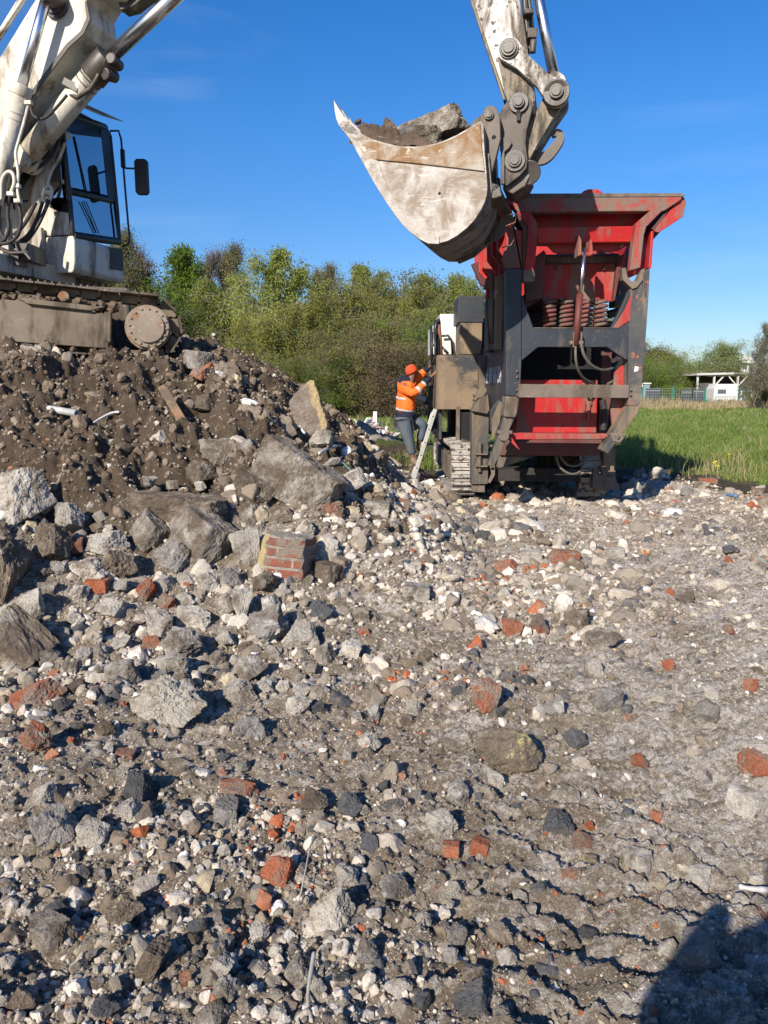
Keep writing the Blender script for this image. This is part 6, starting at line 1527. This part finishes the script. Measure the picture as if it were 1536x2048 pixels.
TR = [
 (262, 505, 66, 'bare_b', 'brownish thin leaved tree right beside the digger cab'), (232, 520, 72, 'olive', 'olive tree mostly hidden behind the digger cab'), (296, 520, 74, 'bare_a', 'bare brown tree just right of the tree beside the cab'),
 (345, 503, 66, 'fresh', 'bright green tall tree above the digger track nose'), (330, 610, 60, 'dark', 'dark tree low behind the track nose'),
 (392, 535, 70, 'birch_b', 'slim green tree right of the bright green tall tree'), (418, 528, 76, 'bare_a', 'tall bare twiggy tree, leftmost of the bare tops'), (450, 526, 78, 'bare_a', 'tall bare twiggy tree in the middle of the bare tops'), (480, 530, 76, 'bare_b', 'tall bare tree just left of the great weeping birch'),
 (440, 560, 64, 'birch_b', 'airy birch with thin trunk and sky showing through'), (505, 545, 66, 'birch_b', 'airy birch leaning on the great weeping birch'),
 (548, 524, 62, 'birch_a', 'great weeping birch, the tallest light green tree of the row'), (590, 560, 63, 'birch_a', 'weeping birch on the right shoulder of the great one'), (522, 640, 58, 'willow', 'low drooping willow at the foot of the great birch'), (620, 610, 60, 'willow', 'drooping willow right of the great birch'),
 (635, 574, 78, 'bare_b', 'bare top with pinkish twigs right of the birches'), (668, 566, 76, 'bare_b', 'narrow tree with sparse leaves left of the airy middle tree'), (655, 600, 66, 'birch_b', 'thin birch with visible pale trunk in the middle of the row'),
 (700, 590, 68, 'willow', 'yellowish green tree left of the round blue green top'), (740, 556, 80, 'birch_a', 'round blue green airy top in the middle distance'), (765, 566, 74, 'olive', 'olive tree below the round blue green top'), (790, 590, 76, 'birch_b', 'airy tree right of the round blue green top'),
 (815, 600, 70, 'willow', 'drooping green tree above the worker at the left'), (852, 578, 74, 'birch_a', 'pointed green tree straight above the worker'), (895, 575, 76, 'birch_b', 'green tree left of the black crusher intake'), (930, 572, 74, 'birch_a', 'green tree with its top just left of the crusher hopper'), (962, 585, 78, 'fresh', 'green tree hidden behind the crusher hopper support'),
 (370, 690, 62, 'obush', 'dull olive bush under the slim green tree'), (470, 690, 60, 'dark', 'dark young tree low between the birches'), (690, 670, 56, 'olive', 'round olive tree low in the middle of the row'), (760, 640, 58, 'olive', 'golden olive tree left of the worker'), (820, 640, 60, 'willow', 'golden green willow directly left of the crusher rail'),
 (655, 745, 50, 'gbush', 'fresh green low bush in the middle, above the timber litter'), (720, 715, 50, 'obush', 'broad brown green thicket left of the worker'), (785, 712, 48, 'bush', 'reddish brown twiggy shrub just left of the worker'), (845, 715, 50, 'obush', 'olive thicket between worker and crusher pod'), (890, 690, 52, 'gbush', 'green bush behind the white crusher housing'),
 (580, 735, 52, 'obush', 'olive bush behind the right end of the mound'), (520, 745, 52, 'gbush', 'green bush behind the mound below the great birch'), (430, 735, 54, 'obush', 'shady bush behind the mound top'), (935, 680, 56, 'obush', 'olive bush behind the crusher intake'), (990, 690, 60, 'gbush', 'green bush behind the crusher posts'),
 (1316, 698, 96, 'round', 'big olive dome shaped tree right of the crusher'), (1278, 715, 92, 'round', 'olive tree half hidden by the right crusher post'), (1336, 738, 80, 'gbush', 'small fresh green bush before the dome shaped tree'), (1300, 745, 88, 'obush', 'low dull bush at the foot of the dome shaped tree'), (1368, 752, 88, 'obush', 'low shrub right of the small fresh green bush'),
 (1375, 727, 150, 'olive', 'far tree right of the olive dome'), (1405, 733, 160, 'dark', 'far low tree beside the grey flat roof'), (1444, 697, 102, 'pale', 'round pale green tree in front of the white building'), (1478, 762, 104, 'gbush', 'green bush between pale green tree and white building'),
 (1518, 668, 58, 'sapling', 'sparse young tree with thin twigs at the right edge'), (1590, 705, 62, 'olive', 'olive tree whose left side reaches into the right edge'), (1530, 748, 66, 'obush', 'dark bush under the sparse young tree at the right edge'), (1560, 690, 66, 'willow', 'drooping tree at the very right edge'),
]
LM['far'] = leafmat('hazy_leaves', (.16, .19, .09), (.26, .28, .15), .4, .5)
for (px, yt, Yd, pr, lab) in TR:
    tree(px, yt, Yd, pr, lab, 'trees and bushes along the far edge of the field', wsc={'round': .85, 'pale': .85, 'bush': 1.1, 'gbush': 1.0, 'obush': 1.1, 'sapling': 1.2}.get(pr, 1.0) * (.85 if px > 1525 else 1))
# extra trees to the sides, outside the frame or behind others
for k, (px, yt, Yd, pr) in enumerate([(180, 530, 70, 'dark'), (120, 520, 74, 'birch_a'), (60, 530, 72, 'fresh'), (0, 540, 74, 'olive'), (-70, 530, 76, 'birch_a'), (-150, 540, 74, 'willow'), (1010, 600, 76, 'olive'), (1060, 610, 78, 'willow'), (1110, 640, 84, 'olive'), (1170, 660, 90, 'round'), (1230, 690, 94, 'round')]):
    tree(px, yt, Yd, pr, ['tree behind the digger arm', 'tree behind the digger hoses'][0] + ', number %d of the hidden ones' % (k + 1) if False else 'tree hidden behind the digger or the crusher', 'trees hidden behind the machines')

# ================================================================== FENCE, SHED, BUILDINGS
greenp = plain('fence_green', (.02, .20, .13), .5); wire = plain('fence_wire', (.24, .28, .28), .5); scr = plain('dark_screen', (.055, .065, .075), .8, var=.5, scale=3)
YFn = 74.0
f0 = at(1288, 800, YFn); FN = thing('mesh_fence', (f0.x, YFn, 0), 'green wire mesh fence along the far side of the meadow', 'fence')
xs = [at(p, 800, YFn).x for p in (1284, 1345, 1409, 1478, 1536, 1590)]
for xx in xs: MB().bb((xx - .06, YFn - .06, 0), (xx + .06, YFn + .06, 1.95)).build('post', greenp, FN)
for a, b in zip(xs[:-1], xs[1:]):
    mb = MB(); n = int((b - a) / .22)
    for i in range(n): x_ = a + (b - a) * (i + .5) / n; mb.bb((x_ - .008, YFn - .01, .1), (x_ + .008, YFn + .01, 1.8))
    for z_ in np.linspace(.1, 1.8, 8): mb.bb((a, YFn - .016, z_ - .008), (b, YFn + .016, z_ + .008))
    mb.build('mesh_panel', wire, FN)
sc_ = [(1290, 1320, 777, 803, 'dark screen panels behind the fence next to the crusher'), (1363, 1383, 780, 803, 'dark screen panel behind the fence left of the open shed'), (1386, 1408, 779, 804, 'dark board screen under the left end of the open shed'), (1483, 1502, 778, 805, 'dark screen panel right of the white container')]
for x0, x1, y0, y1, lab in sc_:
    a, b = at(x0, y1, 75.5), at(x1, y0, 75.5); n = 3; T_ = thing('screen_panel', ((a.x + b.x) / 2, 75.5, 0), lab, 'screen')
    for i in range(n):
        w_ = (b.x - a.x) / n; MB().bb((a.x + i * w_ + .02, 75.5, .05), (a.x + (i + 1) * w_ - .02, 75.56, b.z + .04 * i)).build('board', scr, T_, .01)
    MB().bb((a.x, 75.47, b.z - .25), (b.x, 75.495, b.z - .17)).build('rail', wire, T_)
# small grey cabin by the crusher post
a, b = at(1287, 803, 78), at(1300, 768, 78); cb = thing('site_cabin', ((a.x + b.x) / 2, 79, 0), 'small grey blue cabin behind the fence, just right of the crusher post', 'cabin')
bl_ = plain('bluegrey', (.22, .28, .33), .5); MB().bb((a.x, 78, 0), (b.x, 80, b.z)).build('wall', bl_, cb, .02); MB().bb((a.x - .1, 77.9, b.z + .003), (b.x + .1, 80.1, b.z + .12)).build('roof', whitep, cb); MB().bb((a.x - .5, 78.4, .2), (a.x - .02, 78.9, b.z)).build('downpipe_box', whitep, cb)
# open timber shed
YS = 84.0
tim = plain('white_timber', (.62, .61, .57), .6); dtim = plain('dark_timber', (.10, .095, .09), .8, var=.6, scale=2)
a = at(1391, 800, YS); b = at(1560, 748, YS); z_r = at(1391, 751, YS).z
SH = thing('open_shed', ((a.x + b.x) / 2, YS, 0), 'long open fronted shed with white beams and slanted braces at the right', 'shed')
MB().prism([Vector((a.x - .3, YS - .8, z_r)), Vector((b.x, YS - .8, z_r + .25)), Vector((b.x, YS - .8, z_r + .45)), Vector((a.x - .3, YS - .8, z_r + .22))], (0, 8, 0)).build('roof', plain('roof_white', (.50, .49, .47), .6), SH)
for px in (1392, 1425, 1472, 1520): x_ = at(px, 760, YS).x; MB().bb((x_ - .09, YS - .5, 0), (x_ + .09, YS - .32, z_r + .1)).build('post', tim, SH)
for px, dx in ((1425, 1), (1472, -1), (1472, 1), (1520, -1)): 
    x_ = at(px, 760, YS).x; mb = MB(); mb.prism([Vector((x_, YS - .45, z_r - 1.1)), Vector((x_ + dx * 1.0, YS - .45, z_r)), Vector((x_ + dx * 1.15, YS - .45, z_r)), Vector((x_, YS - .45, z_r - 1.3))], (0, .12, 0)); mb.build('brace', tim, SH)
MB().bb((a.x, YS + 5, 0), (b.x, YS + 5.1, z_r)).build('back_wall', dtim, SH)
MB().bb((a.x, YS + .0, 0), (at(1425, 760, YS).x, YS + .1, at(1400, 766, YS).z)).build('board_wall', dtim, SH)
# white vans / containers standing under it
def van(px0, px1, pyt, Yv, lab, tall=1):
    a, b = at(px0, 800, Yv), at(px1, pyt, Yv); T_ = thing('caravan', ((a.x + b.x) / 2, Yv + 1, 0), lab, 'caravan')
    w_ = b.x - a.x; mb = MB(); mb.prism([Vector((a.x, Yv, .35)), Vector((b.x, Yv, .35)), Vector((b.x, Yv, b.z - .15)), Vector((b.x - .2, Yv, b.z)), Vector((a.x + .25, Yv, b.z)), Vector((a.x, Yv, b.z - .5))], (0, 2, 0)); bo = mb.build('body', plain('van_white', (.68, .67, .64), .35, var=.15), T_, .05)
    MB().bb((a.x + w_ * .15, Yv - .02, b.z - 1.0), (a.x + w_ * .5, Yv - .003, b.z - .55)).build('window', plain('van_window', (.08, .10, .12), .2), T_, .02)
    MB().bb((a.x + .05, Yv - .015, b.z - 1.35), (b.x - .05, Yv - .002, b.z - 1.28)).build('stripe', wire, T_)
    for f in (.25, .75): MB().cyl((a.x + w_ * f, Yv - .02, .34), (a.x + w_ * f, Yv + .2, .34), .33, 16).build('wheel', rubber, T_)
van(1427, 1477, 768, 80, 'white caravan in the middle under the open shed')
van(1480, 1512, 762, 86, 'white caravan behind, right of the first one under the shed')
# white terrace building
a, b = at(1458, 790, 175), at(1505, 712, 175); BD = thing('apartment_building', ((a.x + b.x) / 2, 176, 0), 'white multi storey building with stepped balconies behind the pale green tree', 'building')
wb_ = plain('render_white', (.72, .71, .68), .7, var=.1)
MB().bb((a.x, 175, 0), (b.x, 187, b.z)).build('wall', wb_, BD); MB().bb((b.x + .003, 176, 0), (b.x + 1.5, 186, b.z - 3)).build('wing', wb_, BD)
for k in range(4):
    z_ = b.z - 1.2 - k * 2.6; mb = MB(); mb.bb((a.x + 2.0, 174.2, z_ - .35), (b.x + .2, 174.99, z_ + .45)); mb.build('balcony', wb_, BD)
    for j in range(3): xx = a.x + 1.2 + j * 1.5; MB().bb((xx, 174.9, z_ - 1.7), (xx + .9, 174.98, z_ - .5)).build('window', plain('bwindow', (.10, .12, .14), .3), BD)
MB().cyl((a.x + 1.6, 178, b.z), (a.x + 1.6, 178, b.z + 2.2), .05, 6).build('antenna', wire, BD)
a, b = at(1369, 790, 150), at(1404, 742, 150); B2 = thing('flat_building', ((a.x + b.x) / 2, 151, 0), 'far low grey flat roofed building left of the pale green tree', 'building')
MB().bb((a.x, 150, 0), (b.x, 158, b.z - .6)).build('wall', plain('pgrey', (.50, .54, .55), .6), B2); MB().bb((a.x - .2, 149.7, b.z - .597), (b.x + .2, 158.2, b.z)).build('roof', plain('rgrey', (.62, .62, .60), .6), B2)
for j in range(4): MB().bb((a.x + .5 + j * .85, 149.93, b.z - 2.6), (a.x + 1.0 + j * .85, 149.99, b.z - 1.2)).build('window', plain('w2', (.2, .25, .28), .3), B2)
# low long roof seen through the bushes
a, b = at(640, 800, 52), at(740, 777, 52); B3 = thing('low_shed', ((a.x + b.x) / 2, 53, 0), 'low grey roof seen through the bushes left of the worker', 'shed')
MB().prism([Vector((a.x, 52, b.z - .25)), Vector((b.x, 52, b.z - .25)), Vector((b.x, 53.5, b.z)), Vector((a.x, 53.5, b.z))], (0, 0, .1)).build('roof', plain('gro', (.33, .34, .35), .6), B3); MB().bb((a.x + .1, 52.1, 0), (b.x - .1, 53.4, b.z - .28)).build('wall', dtim, B3)
# ---- litter piles beyond the mound
def litter(px0, px1, py, Yd, n, cols, seed, lab, name, L_=1.1, hgt=.5, cat='debris heap'):
    r = random.Random(seed); a, b = at(px0, py, Yd), at(px1, py, Yd); T_ = thing(name, ((a.x + b.x) / 2, Yd, 0), lab, cat); parts = [MB() for _ in cols]
    for k in range(n):
        f = r.betavariate(2, 2); x_ = a.x + (b.x - a.x) * f; z_ = r.uniform(.0, hgt) * (1 - abs(2 * f - 1)) + .1; an = r.uniform(0, PI); el = r.gauss(.15, .45); d = Vector((math.cos(an) * math.cos(el), math.sin(an) * math.cos(el), math.sin(el))); l_ = L_ * r.uniform(.2, 1)
        c = Vector((x_, Yd + r.gauss(0, .6), z_)); i = r.randrange(len(cols)); R3 = d.to_track_quat('X', 'Z').to_matrix(); parts[i].box(c, (l_, r.uniform(.05, .16), r.uniform(.02, .06)), R3)
    for i, m in enumerate(parts):
        if m.v: m.build('boards', cols[i], T_)
wpl = plain('white_boards', (.66, .64, .60), .6, var=.2); pk = plain('pink_boards', (.42, .26, .20), .7); tn = plain('tan_boards', (.36, .29, .22), .8)
litter(690, 785, 828, 27, 90, [wpl, wpl, pk], 5, 'heap of white boards and plastic strips on the grass left of the worker', 'debris_heap', 1.0, .45)
litter(618, 705, 820, 30, 60, [tn, pk, tn], 6, 'low heap of tan roof boards right of the mound', 'debris_heap', 1.3, .5)
litter(640, 700, 845, 22, 30, [wpl, tn], 7, 'scattered white pieces beside the right shoulder of the mound', 'debris_heap', .7, .2)
litter(755, 790, 838, 26, 26, [pk, pk, wpl], 8, 'small pinkish bits on the grass directly left of the worker', 'debris_heap', .5, .12)

# ================================================================== LIGHT, SKY, CAMERA
AZ, EL = math.radians(27), math.radians(29)
sd = Vector((math.sin(AZ) * math.cos(EL), math.cos(AZ) * math.cos(EL), -math.sin(EL)))      # direction the light travels
sun = bpy.data.lights.new('sun', 'SUN'); sun.energy = 5.0; sun.angle = math.radians(.5); sun.color = (1.0, .91, .79)
so = bpy.data.objects.new('sun', sun); C.objects.link(so); so.rotation_euler = sd.to_track_quat('-Z', 'Y').to_euler()
w = bpy.data.worlds.new('World'); scene.world = w; w.use_nodes = True; nt = w.node_tree; bg = nt.nodes['Background']
sky = nt.nodes.new('ShaderNodeTexSky'); sky.sky_type = 'NISHITA'; sky.sun_disc = False; sky.sun_elevation = EL
to = -sd; sky.sun_rotation = math.atan2(to.x, to.y); sky.air_density = 1.0; sky.dust_density = .35; sky.ozone_density = 2.5; sky.altitude = 50
hs = nt.nodes.new('ShaderNodeHueSaturation'); hs.inputs['Saturation'].default_value = 1.38; nt.links.new(sky.outputs[0], hs.inputs['Color'])
# thin cirrus
tc = nt.nodes.new('ShaderNodeTexCoord'); mp = nt.nodes.new('ShaderNodeMapping'); mp.inputs['Scale'].default_value = (1.1, 1.1, 6.5); mp.inputs['Rotation'].default_value = (0, .12, .3); nt.links.new(tc.outputs['Generated'], mp.inputs[0])
cn = noise(nt, mp.outputs[0], 2.0, 7, .55, .4); cf = ramp(nt, cn, [(.53, 0), (.80, .16)])
sz_ = nt.nodes.new('ShaderNodeSeparateXYZ'); nt.links.new(tc.outputs['Generated'], sz_.inputs[0]); hz_ = ramp(nt, sz_.outputs[2], [(0, (.60, .62, .80)), (.10, (.68, .73, .90)), (.30, (.93, .94, 1.12)), (.6, (.96, .95, 1.20))]); dim = mixc(nt, 1.0, hs.outputs[0], hz_, 'MULTIPLY')
cm_ = mixc(nt, cf, dim, (5.5, 6.2, 7.4)); nt.links.new(cm_, bg.inputs[0]); bg.inputs[1].default_value = .098
cam = bpy.data.cameras.new('camera'); co = bpy.data.objects.new('camera', cam); C.objects.link(co); co.location = CAM
co.rotation_euler = (PI / 2 - PITCH, 0, 0); cam.sensor_fit = 'HORIZONTAL'; cam.sensor_width = 36; cam.lens = 36; cam.clip_end = 9000; cam.clip_start = .02
scene.camera = co
scene.render.resolution_x, scene.render.resolution_y = 768, 1024
scene.view_settings.view_transform = 'Standard'; scene.view_settings.look = 'None'; scene.view_settings.exposure = .52; scene.view_settings.gamma = 1
scene.render.engine = 'CYCLES'
